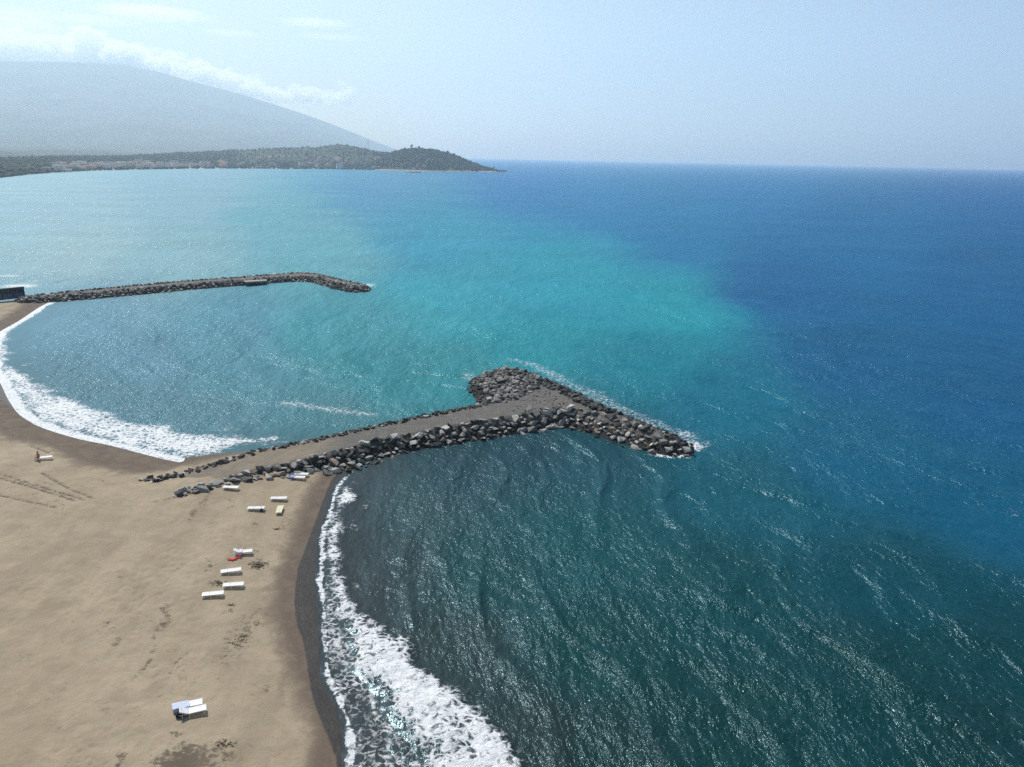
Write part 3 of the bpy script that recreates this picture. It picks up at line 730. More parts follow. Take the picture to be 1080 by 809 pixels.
def towel(parent_obj, name, mat, x0, x1, hang, label, zoff=0.372, seed=1, skew=0.0, w=0.40, hangneg=0.05):
    """cloth laid over a lounger, hanging down on its -Y side; own top-level thing"""
    rd = random.Random(seed); nx, ny = 16, 18; bm = bmesh.new(); rows = []
    prof = []
    for j in range(ny + 1):
        t = j / ny * (2 * w + hang + hangneg) - (w + hang)
        if t < -w: y, z = -w - 0.02 * math.sin((-w - t) * 5), -(-w - t)
        elif t > w: y, z = w + 0.01, -(t - w)
        else: y, z = t, 0.0
        prof.append((y, z))
    for i in range(nx + 1):
        x = x0 + (x1 - x0) * i / nx; row = []
        for j, (y, z) in enumerate(prof):
            n = mnoise.noise((x * 3 + seed, y * 3 + z * 2, seed)) * 0.05
            zz = z + zoff + max(-0.004, n * 0.5) + (0.012 if z > -0.01 else 0)
            row.append(bm.verts.new((x + skew * (y + 0.3) + n * 0.5, y + (n if z < -.02 else 0), max(zz, 0.03))))
        rows.append(row)
    for i in range(nx):
        for j in range(ny): bm.faces.new((rows[i][j], rows[i + 1][j], rows[i + 1][j + 1], rows[i][j + 1]))
    me = bm_mesh(name, bm, True); o = link(name, me, mat)
    mod = o.modifiers.new("s", 'SOLIDIFY'); mod.thickness = 0.012; mod.offset = 1
    o.location = parent_obj.location; o.rotation_euler = parent_obj.rotation_euler
    tag(o, label, "towel"); return o
towel(L11, "towel", M_blue, -1.12, 0.12, 0.36, "pale blue towel draped over the left half of the nearest lounger pair", seed=3, skew=-0.15)
towel(L3, "towel", M_lilac, -1.02, -0.45, 0.18, "lilac towel on the left end of the lounger by the causeway rocks", seed=5)
towel(L7, "towel", plain("white_towel", (0.66, 0.62, 0.72), .9, .1, .1, 8), -0.34, -0.02, 0.22, "crumpled whitish lilac towel on the lounger beside the red cloth", zoff=0.40, seed=7)
# red cloth trailing over the sand
def red_cloth():
    pts = [(254, 583.5), (250.5, 584.6), (247, 586.6), (243.5, 587.8), (240.5, 586.2)]
    bm = bmesh.new(); prev = None
    P = [at(*p, 1.0) for p in pts]; n = 24; rows = []
    for i in range(n + 1):
        t = i / n * (len(P) - 1); k = min(int(t), len(P) - 2); c = P[k].lerp(P[k + 1], t - k)
        d = (P[k + 1] - P[k]).normalized(); nrm = Vector((-d.y, d.x, 0)); wd = 0.16 + 0.10 * math.sin(i * 1.3)
        row = []
        for j in range(7):
            u = j / 6 * 2 - 1; q = c + nrm * wd * u
            hgt = 0.05 + 0.06 * (1 - u * u) + 0.05 * mnoise.noise((q.x * 4, q.y * 4, 3)) + (0.25 * max(0, 1 - i / 6) if i < 6 else 0)
            row.append(bm.verts.new((q.x, q.y, ground_z(q.x, q.y) + hgt)))
        rows.append(row)
    for i in range(n):
        for j in range(6): bm.faces.new((rows[i][j], rows[i + 1][j], rows[i + 1][j + 1], rows[i][j + 1]))
    o = link("beach_towel", bm_mesh("beach_towel", bm, True), M_red)
    m = o.modifiers.new("s", 'SOLIDIFY'); m.thickness = 0.02
    tag(o, "red cloth trailing from a lounger end onto the sand", "towel")
red_cloth()
def bag(name, px, py, size, label, seed):
    c = at(px, py, 1.1); z = ground_z(c.x, c.y)
    root = empty(name, (c.x, c.y, z), seed)
    bm = bmesh.new(); bmesh.ops.create_icosphere(bm, subdivisions=3, radius=0.5)
    for v in bm.verts:
        n = mnoise.noise(v.co * 3 + Vector((seed, 0, 0))) * 0.12
        v.co = Vector((v.co.x * 1.3, v.co.y * 0.75, max(-0.3, v.co.z * 0.8))) * (1 + n)
        v.co = (v.co + Vector((0, 0, 0.3))) * size
    link("bag_body", bm_mesh("bag_body", bm, True), M_black, root)
    bm = bmesh.new(); pr = None
    for i in range(13):
        a = math.pi * i / 12; q = Vector((math.cos(a) * 0.35, 0, 0.62 + math.sin(a) * 0.28)) * size
        if pr: bm_bar(bm, pr, q, 0.035 * size)
        pr = q
    link("strap", bm_mesh("strap", bm), M_black, root)
    tag(root, label, "bag")
bag("beach_bag", 275.5, 533.3, 0.55, "small dark beach bag on the sand behind a white lounger", 2)
bag("beach_bag", 190.3, 750.6, 0.62, "round black bag on the sand below the pale blue towel", 4)

# ------------------------------------------------------------------ person sitting on the end of the left lounger
def skin_mesh(name, verts, edges, radii, root_i, mat, parent, loc=(0, 0, 0), sub=2):
    me = bpy.data.meshes.new(name); me.from_pydata(verts, edges, []); me.update()
    o = link(name, me, mat, parent, loc)
    sk = o.modifiers.new("skin", 'SKIN'); sk.use_smooth_shade = True
    for i, r in enumerate(radii): me.skin_vertices[0].data[i].radius = (r, r) if not isinstance(r, tuple) else r
    for d in me.skin_vertices[0].data: d.use_root = False
    me.skin_vertices[0].data[root_i].use_root = True
    o.modifiers.new("sub", 'SUBSURF').levels = sub; o.modifiers[-1].render_levels = sub
    dg = bpy.context.evaluated_depsgraph_get(); ev = bpy.data.meshes.new_from_object(o.evaluated_get(dg))
    o.modifiers.clear(); o.data = ev
    if len(ev.materials) == 0: ev.materials.append(mat)
    for p in ev.polygons: p.use_smooth = True
    return o
def make_person():
    """sits facing local -Y, seat height .38"""
    lz = L13.location; a = L13.rotation_euler[2]
    off = Matrix.Rotation(a, 3, 'Z') @ Vector((-0.62, -0.12, 0))
    root = empty("person", (lz.x + off.x, lz.y + off.y, lz.z), a - R(25))
    V = [(0, 0, 0.48), (0, 0.02, 0.62), (0, -0.01, 0.80), (0, -0.04, 0.95), (0, -0.07, 1.02), (0, -0.09, 1.10), (0, -0.105, 1.20), (0, -0.10, 1.27),   # pelvis .. head 0-7
         (0.10, -0.03, 0.47), (0.14, -0.46, 0.47), (0.15, -0.52, 0.10), (0.16, -0.56, 0.04), (0.17, -0.68, 0.03),          # right leg 8-12
         (-0.10, -0.03, 0.47), (-0.16, -0.45, 0.48), (-0.17, -0.60, 0.12), (-0.17, -0.64, 0.04), (-0.18, -0.76, 0.03),     # left leg 13-17
         (0.17, -0.04, 0.93), (0.24, -0.12, 0.70), (0.15, -0.34, 0.58),                                                    # right arm 18-20
         (-0.17, -0.04, 0.93), (-0.25, -0.13, 0.70), (-0.16, -0.33, 0.58)]                                                 # left arm 21-23
    E = [(0, 1), (1, 2), (2, 3), (3, 4), (4, 5), (5, 6), (6, 7), (0, 8), (8, 9), (9, 10), (10, 11), (11, 12), (0, 13), (13, 14), (14, 15), (15, 16), (16, 17),
         (3, 18), (18, 19), (19, 20), (3, 21), (21, 22), (22, 23)]
    Rr = [.15, .14, .145, .12, .055, .075, .095, .07, .095, .065, .045, .045, .03, .095, .065, .045, .045, .03, .06, .042, .032, .06, .042, .032]
    # five fingers per hand
    for hi, sx in ((20, 1), (23, -1)):
        hx, hy, hz = V[hi]; p = len(V); V.append((hx - sx * .01, hy - .07, hz - .02)); E.append((hi, p)); Rr.append(.030)
        for k, (dx, ln) in enumerate(((-.03, .06), (-.01, .075), (.01, .07), (.03, .055))):
            q = len(V); V.append((hx + dx, hy - .10 - ln * .4, hz - .03)); V.append((hx + dx, hy - .09 - ln, hz - .065)); E += [(p, q), (q, q + 1)]; Rr += [.011, .009]
        q = len(V); V.append((hx - sx * .05, hy - .05, hz - .03)); V.append((hx - sx * .06, hy - .09, hz - .045)); E += [(hi, q), (q, q + 1)]; Rr += [.012, .010]
    skin_mesh("body", V, E, Rr, 0, M_skin, root)
    # face : nose, eyes, ears, mouth
    bm = bmesh.new(); bm_bar(bm, (0, -0.19, 1.20), (0, -0.225, 1.165), 0.008, 0.018); link("nose", bm_mesh("nose", bm, True), M_skin, root)
    for sx in (-1, 1):
        bm = bmesh.new(); bmesh.ops.create_uvsphere(bm, u_segments=8, v_segments=6, radius=0.014, matrix=Matrix.Translation((sx * 0.034, -0.185, 1.205))); link("eye", bm_mesh("eye", bm, True), M_hair, root)
        bm = bmesh.new(); bmesh.ops.create_uvsphere(bm, u_segments=8, v_segments=6, radius=0.03, matrix=Matrix.Translation((sx * 0.098, -0.10, 1.185)) @ Matrix.Diagonal((.4, .7, 1, 1))); link("ear", bm_mesh("ear", bm, True), M_skin, root)
    bm = bmesh.new(); bm_box(bm, (0, -0.186, 1.135), (0.045, 0.012, 0.010)); link("mouth", bm_mesh("mouth", bm), M_trunks, root)
    # hair cap
    bm = bmesh.new(); bmesh.ops.create_uvsphere(bm, u_segments=20, v_segments=14, radius=0.128)
    for v in bm.verts:
        if v.co.y < -0.05 and v.co.z < 0.03: v.co *= 0.72
        v.co *= 1 + 0.06 * mnoise.noise(v.co * 18)
    bmesh.ops.transform(bm, matrix=Matrix.Translation((0, -0.085, 1.225)), verts=bm.verts); link("hair", bm_mesh("hair", bm, True), M_hair, root)
    # shorts following hips and thighs
    sv = [(0, 0, 0.52), (0, 0.015, 0.60), (0.10, -0.03, 0.475), (0.125, -0.30, 0.475), (-0.10, -0.03, 0.475), (-0.135, -0.30, 0.478)]
    skin_mesh("shorts", sv, [(0, 1), (0, 2), (2, 3), (0, 4), (4, 5)], [.168, .150, .112, .094, .112, .094], 0, M_trunks, root)
    tag(root, "person with dark hair sitting on the end of a white lounger near the surf", "person")
make_person()

# ------------------------------------------------------------------ seaweed clumps on the sand
def weed(px, py, wpx, hpx, n, label, seed):
    rd = random.Random(seed); c = at(px, py, 1.0); e = at(px + wpx, py, 1.0); k = at(px, py - hpx, 1.0)
    ax, ay = (e - c).length, (k - c).length; bm = bmesh.new(); z0 = ground_z(c.x, c.y)
    for i in range(n):
        x, y = rd.gauss(0, ax * .5), rd.gauss(0, ay * .5); a = rd.random() * 6.28; L = rd.uniform(.10, .34); g = ground_z(c.x + x, c.y + y) - z0
        p = Vector((x, y, g + 0.01))
        for sgm in range(3):
            a += rd.uniform(-.7, .7); q = p + Vector((math.cos(a), math.sin(a), 0)) * L / 3; q.z = g + rd.uniform(.01, .08)
            bm_bar(bm, p, q, .022, .014, 4); p = q
    o = link("seaweed", bm_mesh("seaweed", bm), M_weed, None, (c.x, c.y, z0)); tag(o, label, "seaweed", "dark weed tufts stranded on the beach")
for i, w in enumerate(((272, 590.5, 9, 3.5, 50, "largest dark seaweed tuft, right of the loungers in mid beach"), (229, 612, 10, 3, 28, "thin dark seaweed strip left of the middle loungers"),
                       (292, 552, 2.2, 1.2, 16, "tiny dark weed tuft below the cream end-on lounger"),
                       (236, 779, 12, 3, 34, "dark weed streak at the bottom left of the beach"), (243, 634, 5, 1.5, 14, "faint weed line just below the staggered loungers"),
                       (251, 669, 8, 5, 26, "loose dark weed patch on the slope between loungers and surf"))):
    weed(*w, seed=i)

# ------------------------------------------------------------------ things at the far breakwater
def sea_wall():
    p0, p1 = at(-70, 321.5, 1.2), at(26.5, 311.5, 1.2); d = (p1 - p0); Lw = d.length; a = math.atan2(d.y, d.x)
    root = empty("sea_wall", tuple((p0 + p1) / 2), a); root.location.z = 0.9
    bm = bmesh.new(); bm_box(bm, (0, 0.4, 1.1), (Lw, 0.8, 2.9)); link("wall", bm_mesh("wall", bm), M_darkwall, root)
    bm = bmesh.new(); bm_box(bm, (0, -0.06, 0.55), (Lw - .1, 0.1, 1.3)); link("lower_band", bm_mesh("lower_band", bm), M_bluewall, root)
    bm = bmesh.new(); bm_box(bm, (0, 0.4, 2.66), (Lw + .2, 1.1, 0.22)); link("coping", bm_mesh("coping", bm), M_darkwall, root)
    for k in range(12):
        bm = bmesh.new(); bm_box(bm, (Lw / 2 - 0.3 - k * 2.7, -0.12, 1.1), (0.35, 0.2, 2.85)); link("pillar", bm_mesh("pillar", bm), M_darkwall, root)
    tag(root, "long dark sea wall with a slate blue lower band at the far end of the bay", "wall")
sea_wall()
def platform():
    p0, p1 = at(258, 298.0, 1.0), at(281, 296.6, 1.0); d = p1 - p0; a = math.atan2(d.y, d.x)
    root = empty("concrete_platform", tuple((p0 + p1) / 2 - Vector((0, 0, 1))), a)
    bm = bmesh.new(); bm_box(bm, (0, 0, 1.2), (d.length, 2.6, 0.45)); bmesh.ops.bevel(bm, geom=list(bm.edges), offset=.05, segments=1, affect='EDGES')
    link("slab", bm_mesh("slab", bm), M_conc, root)
    for k in range(4):
        for sy in (-.9, .9):
            bm = bmesh.new(); bm_bar(bm, (-d.length * .42 + k * d.length * .28, sy, -0.6), (-d.length * .42 + k * d.length * .28, sy, 1.0), .22); link("post", bm_mesh("post", bm), M_darkwall, root)
    tag(root, "flat pale concrete platform on posts against the distant breakwater", "platform")
platform()

# ------------------------------------------------------------------ far shore : land, headland, wood, houses
shore_px = [(-260, 205), (-120, 196), (-40, 191), (0, 188), (30, 184.5), (60, 182.3), (100, 180.2), (150, 179), (200, 178.2), (260, 178), (300, 178.3), (350, 178.6), (400, 179.4), (450, 180.8), (500, 181.2), (525, 181.6), (537, 181.0)]
crest_px = [(-260, 172), (-120, 168), (-40, 167), (0, 166), (40, 165), (80, 164), (110, 164.5), (150, 163), (200, 160.5), (240, 158.5), (275, 156.5), (320, 155), (345, 153.5), (358, 152), (372, 152.5), (392, 158), (412, 161), (420, 158),
            (428, 156), (440, 156), (450, 157.5), (463, 158.5), (475, 162), (485, 165.5), (498, 170.5), (510, 174), (520, 177), (530, 180), (537, 180.8)]
def build_coast():
    pxs = np.concatenate([np.linspace(-260, 0, 40, endpoint=False), np.linspace(0, 537, 360)])
    sy = np.interp(pxs, [p[0] for p in shore_px], [p[1] for p in shore_px]); cy = np.interp(pxs, [p[0] for p in crest_px], [p[1] for p in crest_px])
    depth = np.interp(pxs, [-260, 0, 200, 330, 385, 412, 430, 470, 510, 537], [900, 900, 1200, 1000, 700, 380, 300, 260, 150, 25])
    V = []; nt = 26; prof = []
    for x, s_, c, dp in zip(pxs, sy, cy, depth):
        p0 = at(x, s_, 0.0); d = Vector((p0.x, p0.y, 0)); r0 = d.length; d.normalize()
        rv = ray(x, c); el = math.atan2(rv.z, math.hypot(rv.x, rv.y)); hc = max(1.2, CAM_H + math.tan(el) * (r0 + dp) - 4.0)
        for k in range(nt):
            t = k / (nt - 1) * 2.0                    # 0 shore, 1 crest, 2 back
            if t <= 1: hgt = 1.2 * min(1, t * 40) + (hc - 1.2) * (sstep(0.03, 1, np.array(t)) if x < 395 else min(1, max(0, t - .02)) ** .65)
            else: hgt = hc - (hc + 1.5) * (sstep(1, 2, np.array(t)) if x > 395 else 0.5 * sstep(1, 2, np.array(t)))
            rr = r0 + dp * t
            n = (fbm(np.array([rr * .006 + x * .05]), np.array([x * .09]), 3)[0] - .5) * 0.22 * max(0, hgt - 2) * (1 if 0.1 < t < 1.9 else 0)
            V.append((d.x * rr, d.y * rr, (-0.6 if k == 0 else float(hgt) + n)))
        prof.append((p0, d, r0, dp))
    n = len(pxs); q = np.arange(n - 1)[:, None] * nt + np.arange(nt - 1)[None, :]
    F = np.stack([q, q + nt, q + nt + 1, q + 1], -1).reshape(-1, 4)
    s = NT("coast_ground"); v = s.wcoord(); n1 = s.noise(v, 0.02, 5, 0.65); n2 = s.noise(v, 0.006, 4, .6)
    c = s.mix(s.ss(n1, .35, .65), (0.024, 0.036, 0.021), (0.046, 0.052, 0.033)); c = s.mix(s.ss(n2, .55, .68), c, (0.14, 0.12, 0.08))
    g = s.n('ShaderNodeNewGeometry'); sx = s.n('ShaderNodeSeparateXYZ'); s.l(g.outputs['Position'], sx.inputs[0])
    c = s.mix(s.ss(sx.outputs[2], 1.6, 3.4, 1, 0), c, (0.36, 0.29, 0.21))
    M = s.done(s.bsdf(c, .95, .1))
    me = mesh_np("headland", V, F); tag(link("headland", me, M), kind='structure')
    return np.array(V).reshape(n, nt, 3), pxs
COAST, CPX = build_coast()
def coast_pt(px, t):
    i = int(np.clip(np.searchsorted(CPX, px), 1, len(CPX) - 1)); f = (px - CPX[i - 1]) / (CPX[i] - CPX[i - 1]); k = t * (COAST.shape[1] - 1) / 2; j = min(int(k), COAST.shape[1] - 2); g = k - j
    a = COAST[i - 1, j] * (1 - g) + COAST[i - 1, j + 1] * g; b = COAST[i, j] * (1 - g) + COAST[i, j + 1] * g
    return Vector(a * (1 - f) + b * f)
def leaf_material(name, a, b, sc=0.05):
    s = NT(name); v = s.wcoord(); n1 = s.noise(v, sc, 4, .6); n2 = s.noise(v, sc * 8, 2, .6)
    c = s.mix(s.ss(n1, .3, .7), a, b); c = s.mix(s.ss(n2, .5, .8, 0, .4), c, tuple(x * .6 for x in a))
    return s.done(s.bsdf(c, .85, .2))
M_leaf = leaf_material("far_foliage", (0.024, 0.040, 0.022), (0.048, 0.064, 0.032))
M_bark = plain("bark", (0.10, 0.075, 0.05), .9, .1, .15)
def blob_np(seed, sub=2):
    bm = bmesh.new(); bmesh.ops.create_icosphere(bm, subdivisions=sub, radius=1.0)
    for v in bm.verts: v.co *= 0.8 + 0.55 * mnoise.noise(v.co * 1.7 + Vector((seed * 7.1, 0, 0))) + 0.3 * mnoise.noise(v.co * 4 + Vector((0, seed * 3.3, 0)))
    V = np.array([v.co[:] for v in bm.verts]); T = np.array([[v.index for v in f.verts] for f in bm.faces]); bm.free(); return V, T
BL = [blob_np(k, 2) for k in range(8)]
BS = [blob_np(k + 20, 1) for k in range(8)]
def far_wood():
    g = np.random.default_rng(21); VV, TT = [], []; off = 0
    def put(p, w, h):
        nonlocal off
        v, t = BS[int(g.integers(8))]; a = g.random() * 6.28; c, s_ = math.cos(a), math.sin(a)
        q = v * np.array([w, w, h]); q = np.stack([q[:, 0] * c - q[:, 1] * s_, q[:, 0] * s_ + q[:, 1] * c, q[:, 2]], 1) + np.array([p.x, p.y, p.z + h * .75])
        VV.append(q); TT.append(t + off); off += len(v)
    for i in range(14000):
        px = g.uniform(-150, 534); t = g.random() ** 1.3 * 1.1
        if px > 400: t = g.uniform(0.05, 1.25); w = g.uniform(1.6, 3.6); h = g.uniform(1.8, 4.2)
        else:
            hill = 250 < px < 395 and t > .35
            if hill and g.random() < .7: continue
            if (50 < px < 240 or 265 < px < 350) and t < .26 and g.random() < .5: continue
            t = max(t, .025); w = g.uniform(1.6, 3.2) * (1 + 1.3 * g.random() ** 4); h = g.uniform(1.8, 3.2) * (1 + 0.9 * g.random() ** 4)
        if px > 505: w *= .55; h *= .55
        put(coast_pt(px, t), w, h)
    for i in range(260):       # taller belt at the left and behind the town
        px = g.uniform(-150, 60); put(coast_pt(px, g.uniform(.04, .4)), g.uniform(4, 7), g.uniform(4.5, 7.5))
    me = mesh_np("far_wood", np.vstack(VV), np.vstack(TT)); tag(link("far_wood", me, M_leaf), "dark hazy woodland covering the far shore and headland", "wood", kind='stuff')
far_wood()
def skyline_tree(px, t, w, h, label, seed):
    p = coast_pt(px, t); root = empty("tree", tuple(p))
    bm = bmesh.new(); bm_bar(bm, (0, 0, -1), (0, 0, h * .75), w * .12, w * .05); bm_bar(bm, (0, 0, h * .4), (w * .5, 0, h * .7), w * .05, w * .02); link("trunk", bm_mesh("trunk", bm), M_bark, root)
    VV, TT = [], []; off = 0; rd = random.Random(seed)
    for k in range(6):
        v, tr = BL[(seed + k) % 8]; s_ = rd.uniform(.35, .6) * w; c = np.array([rd.uniform(-.5, .5) * w, rd.uniform(-.5, .5) * w, h * rd.uniform(.55, .95)])
        VV.append(v * np.array([s_, s_, s_ * .75]) + c); TT.append(tr + off); off += len(v)
    me = mesh_np("crown", np.vstack(VV), np.vstack(TT)); link("crown", me, M_leaf, root); tag(root, label, "tree", "single trees on the headland skyline")
for i, a in enumerate(((434, 1.0, 6, 15, "tallest tree standing on the headland summit"), (442.5, 1.0, 5, 9, "second skyline tree just right of the headland summit"), (472, 1.0, 7, 10, "lone round tree on the headland's falling ridge"),
                       (479, 1.0, 5, 8, "lower tree following the lone round tree down the ridge"), (521, .9, 3.5, 8, "last tree near the low tip of the headland"))):
    skyline_tree(*a, seed=i)

def gable(bm, w, d, h, rh, over=0.5):
    w2, d2 = w / 2 + over, d / 2 + over
    v = [bm.verts.new(c) for c in ((-w2, -d2, h), (w2, -d2, h), (w2, d2, h), (-w2, d2, h), (-w2, 0, h + rh), (w2, 0, h + rh))]
    for f in ((0, 1, 5, 4), (2, 3, 4, 5), (1, 2, 5), (3, 0, 4), (3, 2, 1, 0)): bm.faces.new([v[i] for i in f])
MW = {'pale': plain("pale_render", (0.70, 0.67, 0.62), .85, .2, .06, .3), 'tan': plain("tan_render", (0.45, 0.34, 0.26), .85, .2, .06, .3), 'white': plain("white_render", (0.78, 0.77, 0.74), .8, .2, .04, .3),
      'brown': plain("brown_render", (0.20, 0.14, 0.11), .85, .2, .08, .3), 'pink': plain("pink_render", (0.55, 0.30, 0.26), .85, .2, .06, .3)}
M_tile = plain("terracotta_tiles", (0.30, 0.16, 0.115), .85, .2, .15, .5); M_flat = plain("flat_roof", (0.62, 0.60, 0.57), .85, .2, .1, .4); M_pane = plain("dark_panes", (0.03, 0.035, 0.04), .3, .5, .1)
def house(wk, roof, w, d, h, storeys):
    root = empty("house", (0, 0, 0)); bm = bmesh.new(); bm_box(bm, (0, 0, h / 2 - .75), (w, d, h + 1.5)); wl = link("wall", bm_mesh("wall", bm), MW[wk], root)
    bm = bmesh.new()
    if roof == 'tile': gable(bm, w, d, h + .003, d * .28)
    else: bm_box(bm, (0, 0, h + .2), (w + .6, d + .6, .4))
    link("roof", bm_mesh("roof", bm), M_tile if roof == 'tile' else (MW['white'] if wk == 'white' else M_flat), root)
    for s_ in range(storeys):
        bm = bmesh.new(); nw = max(2, int(w / 5.0))
        for k in range(nw): bm_box(bm, (-w / 2 + (k + .5) * w / nw, -d / 2 - .02, (s_ + .55) * h / storeys), (1.2, .12, 1.4))
        link("window_row", bm_mesh("window_row", bm), M_pane, wl)
    return root
KINDS = [(house('pale', 'tile', 10, 8, 6.2, 2), "small pale house with a terracotta roof in the far shore town", "pale tiled houses of the far town", .34),
         (house('tan', 'tile', 12, 9, 6.2, 2), "tan house with a terracotta roof in the far shore town", "tan tiled houses of the far town", .24),
         (house('pale', 'flat', 12, 10, 9.2, 3), "pale flat-roofed block of three storeys in the far shore town", "pale flat-roofed blocks of the far town", .26),
         (house('pink', 'flat', 11, 9, 6.2, 2), "pinkish flat-roofed house in the far shore town", "pinkish houses of the far town", .16)]
gh = random.Random(5); first = {}
def put_house(k, px, t, sc=1.0, label=None, group=None):
    src, lb, gr, _ = KINDS[k] if isinstance(k, int) else k
    o = src if src.name not in first else copy_tree(src); first[src.name] = 1
    p = coast_pt(px, t); o.location = p; o.rotation_euler = (0, 0, math.atan2(-p.x, p.y) + gh.uniform(-.35, .35)); o.scale = (sc,) * 3
    tag(o, label or lb, "house", group or gr); return o
for i in range(105):
    px = gh.choice((gh.gauss(100, 34), gh.gauss(165, 40), gh.gauss(335, 45), gh.uniform(60, 240)))
    if not 45 < px < 412: continue
    t = gh.uniform(.03, .24) if px < 255 else gh.uniform(.03, .4)
    u = gh.random(); k = 0 if u < .22 else 1 if u < .34 else 2 if u < .88 else 3
    put_house(k, px, t, gh.uniform(.8, 1.5))
def special(wk, roof, w, d, h, st, px, t, label):
    r = house(wk, roof, w, d, h, st); p = coast_pt(px, t); r.location = p; r.rotation_euler = (0, 0, math.atan2(-p.x, p.y)); tag(r, label, "building")
special('white', 'flat', 15, 9, 8, 2, 219, .22, "bright white building among the trees, left of two white roofs in the far wood")
special('white', 'flat', 13, 9, 7, 2, 240.5, .22, "bright white building among the trees, right of two white roofs in the far wood")
special('white', 'flat', 14, 9, 8, 2, 334, .16, "lone white building on the slope below the bare far hill")
special('brown', 'flat', 20, 12, 17, 4, 301, .02, "tall brown building at the water's edge of the far shore")
special('pink', 'flat', 36, 9, 4.5, 1, 277, .03, "long low pinkish building on the far waterfront")
special('white', 'flat', 30, 9, 4.5, 1, 66, .035, "long low white building on the beach below the left town")
special('pink', 'flat', 42, 10, 6, 2, 404, .75, "long pinkish building on the saddle left of the wooded headland")
special('white', 'flat', 22, 9, 4.5, 1, 396, .05, "low white building at the shore left of the wooded headland")
def mast():
    p = coast_pt(389, .8); root = empty("radio_mast", tuple(p)); H_ = 40; bm = bmesh.new()
    L3_ = [Vector((math.cos(a), math.sin(a), 0)) for a in (0, 2.09, 4.19)]
    for k in range(3): bm_bar(bm, L3_[k] * 1.3, L3_[k] * .25 + Vector((0, 0, H_)), .22, .18, 5)
    for j in range(12):
        z0, z1 = j * H_ / 12, (j + 1) * H_ / 12
        for k in range(3): bm_bar(bm, L3_[k] * (1.3 - 1.05 * z0 / H_) + Vector((0, 0, z0)), L3_[(k + 1) % 3] * (1.3 - 1.05 * z1 / H_) + Vector((0, 0, z1)), .09, .09, 4)
    link("lattice", bm_mesh("lattice", bm), M_conc, root); bm = bmesh.new(); bm_bar(bm, (0, 0, H_), (0, 0, H_ + 5), .12, .05, 5); link("antenna", bm_mesh("antenna", bm), M_conc, root)
    tag(root, "thin lattice radio mast on the skyline left of the headland", "mast")
mast()
def islet():
    p = at(437, 182.2, 0); V, T = BL[3]; me = mesh_np("rock_islet", V * np.array([22, 10, 2.2]), T); tag(link("rock_islet", me, M_core, None, tuple(p)), "low dark rock reef awash off the headland", "reef")
islet()

# ------------------------------------------------------------------ mountain
def mountain():
    ridge = [(-420, 150), (-300, 110), (-200, 80), (-100, 66), (0, 64), (60, 65), (100, 66), (130, 68), (165, 75), (200, 85), (240, 95), (280, 107), (320, 120), (350, 131), (380, 143), (400, 151), (415, 156.5), (425, 160)]
    pxs = np.linspace(-420, 425, 220); cy = np.interp(pxs, [p[0] for p in ridge], [p[1] for p in ridge]); nt = 60; V = []
    for i, (x, c) in enumerate(zip(pxs, cy)):
        rv = ray(x, c); el = math.atan2(rv.z, math.hypot(rv.x, rv.y)); d = Vector((rv.x, rv.y, 0)).normalized()
        r1 = 13000.0; hc = max(30, CAM_H + math.tan(el) * r1); r0 = 5600 + 2600 * sstep(300, 425, np.array(x))
        for k in range(nt):
            t = k / (nt - 1) * 1.25; rr = r0 + (r1 - r0) * t
            b = (min(t, 1) ** 1.7) if t <= 1 else 1 - 2.2 * (t - 1)
            n = fbm(np.array([d.x * rr * .0009]), np.array([d.y * rr * .0009]), 5)[0]; rdg = 1 - abs(2 * n - 1)
            hh = hc * b * (1 - (0.55 * (1 - rdg)) * (1 - min(1, t) ** 3) if t < 1 else 1) + 3
            V.append((d.x * rr, d.y * rr, float(max(-2, hh))))
    n = len(pxs); q = np.arange(n - 1)[:, None] * nt + np.arange(nt - 1)[None, :]; F = np.stack([q, q + nt, q + nt + 1, q + 1], -1).reshape(-1, 4)
    s = NT("mountain_scrub"); v = s.wcoord(); n1 = s.noise(v, .0025, 6, .65)
    M = s.done(s.bsdf(s.mix(s.ss(n1, .35, .65), (0.026, 0.038, 0.026), (0.060, 0.066, 0.045)), .95, .1))
    tag(link("mountain", mesh_np("mountain", V, F), M), kind='structure')
    # low plain and foothills between town and mountain
    V = []; pxs = np.linspace(-420, 425, 120); nt = 14
    for x in pxs:
        rv = ray(x, 165); d = Vector((rv.x, rv.y, 0)).normalized()
        for k in range(nt):
            rr = 2900 + 3600 * k / (nt - 1); n = fbm(np.array([x * .02 + 3]), np.array([k * .6]), 3)[0]
            V.append((d.x * rr, d.y * rr, 4 + (k / nt) * 70 * n * float(sstep(425, 330, np.array(x)))))
    n = len(pxs); q = np.arange(n - 1)[:, None] * nt + np.arange(nt - 1)[None, :]; F = np.stack([q, q + nt, q + nt + 1, q + 1], -1).reshape(-1, 4)
    tag(link("hills", mesh_np("hills", V, F), M), kind='structure')
mountain()

# ------------------------------------------------------------------ haze
HAZE = 1.05e-4
bm = bmesh.new(); bm_box(bm, (-500, 6900, 945), (29000, 14600, 1910))
s = NT("haze"); pv = s.n('ShaderNodeVolumePrincipled'); pv.inputs['Density'].default_value = HAZE; pv.inputs['Color'].default_value = (0.67, 0.85, 1.0, 1); pv.inputs['Anisotropy'].default_value = 0.35
s.l(pv.outputs[0], s.out.inputs['Volume'])
tag(link("haze", bm_mesh("haze", bm), s.m), "pale sea haze", "haze", kind='stuff')

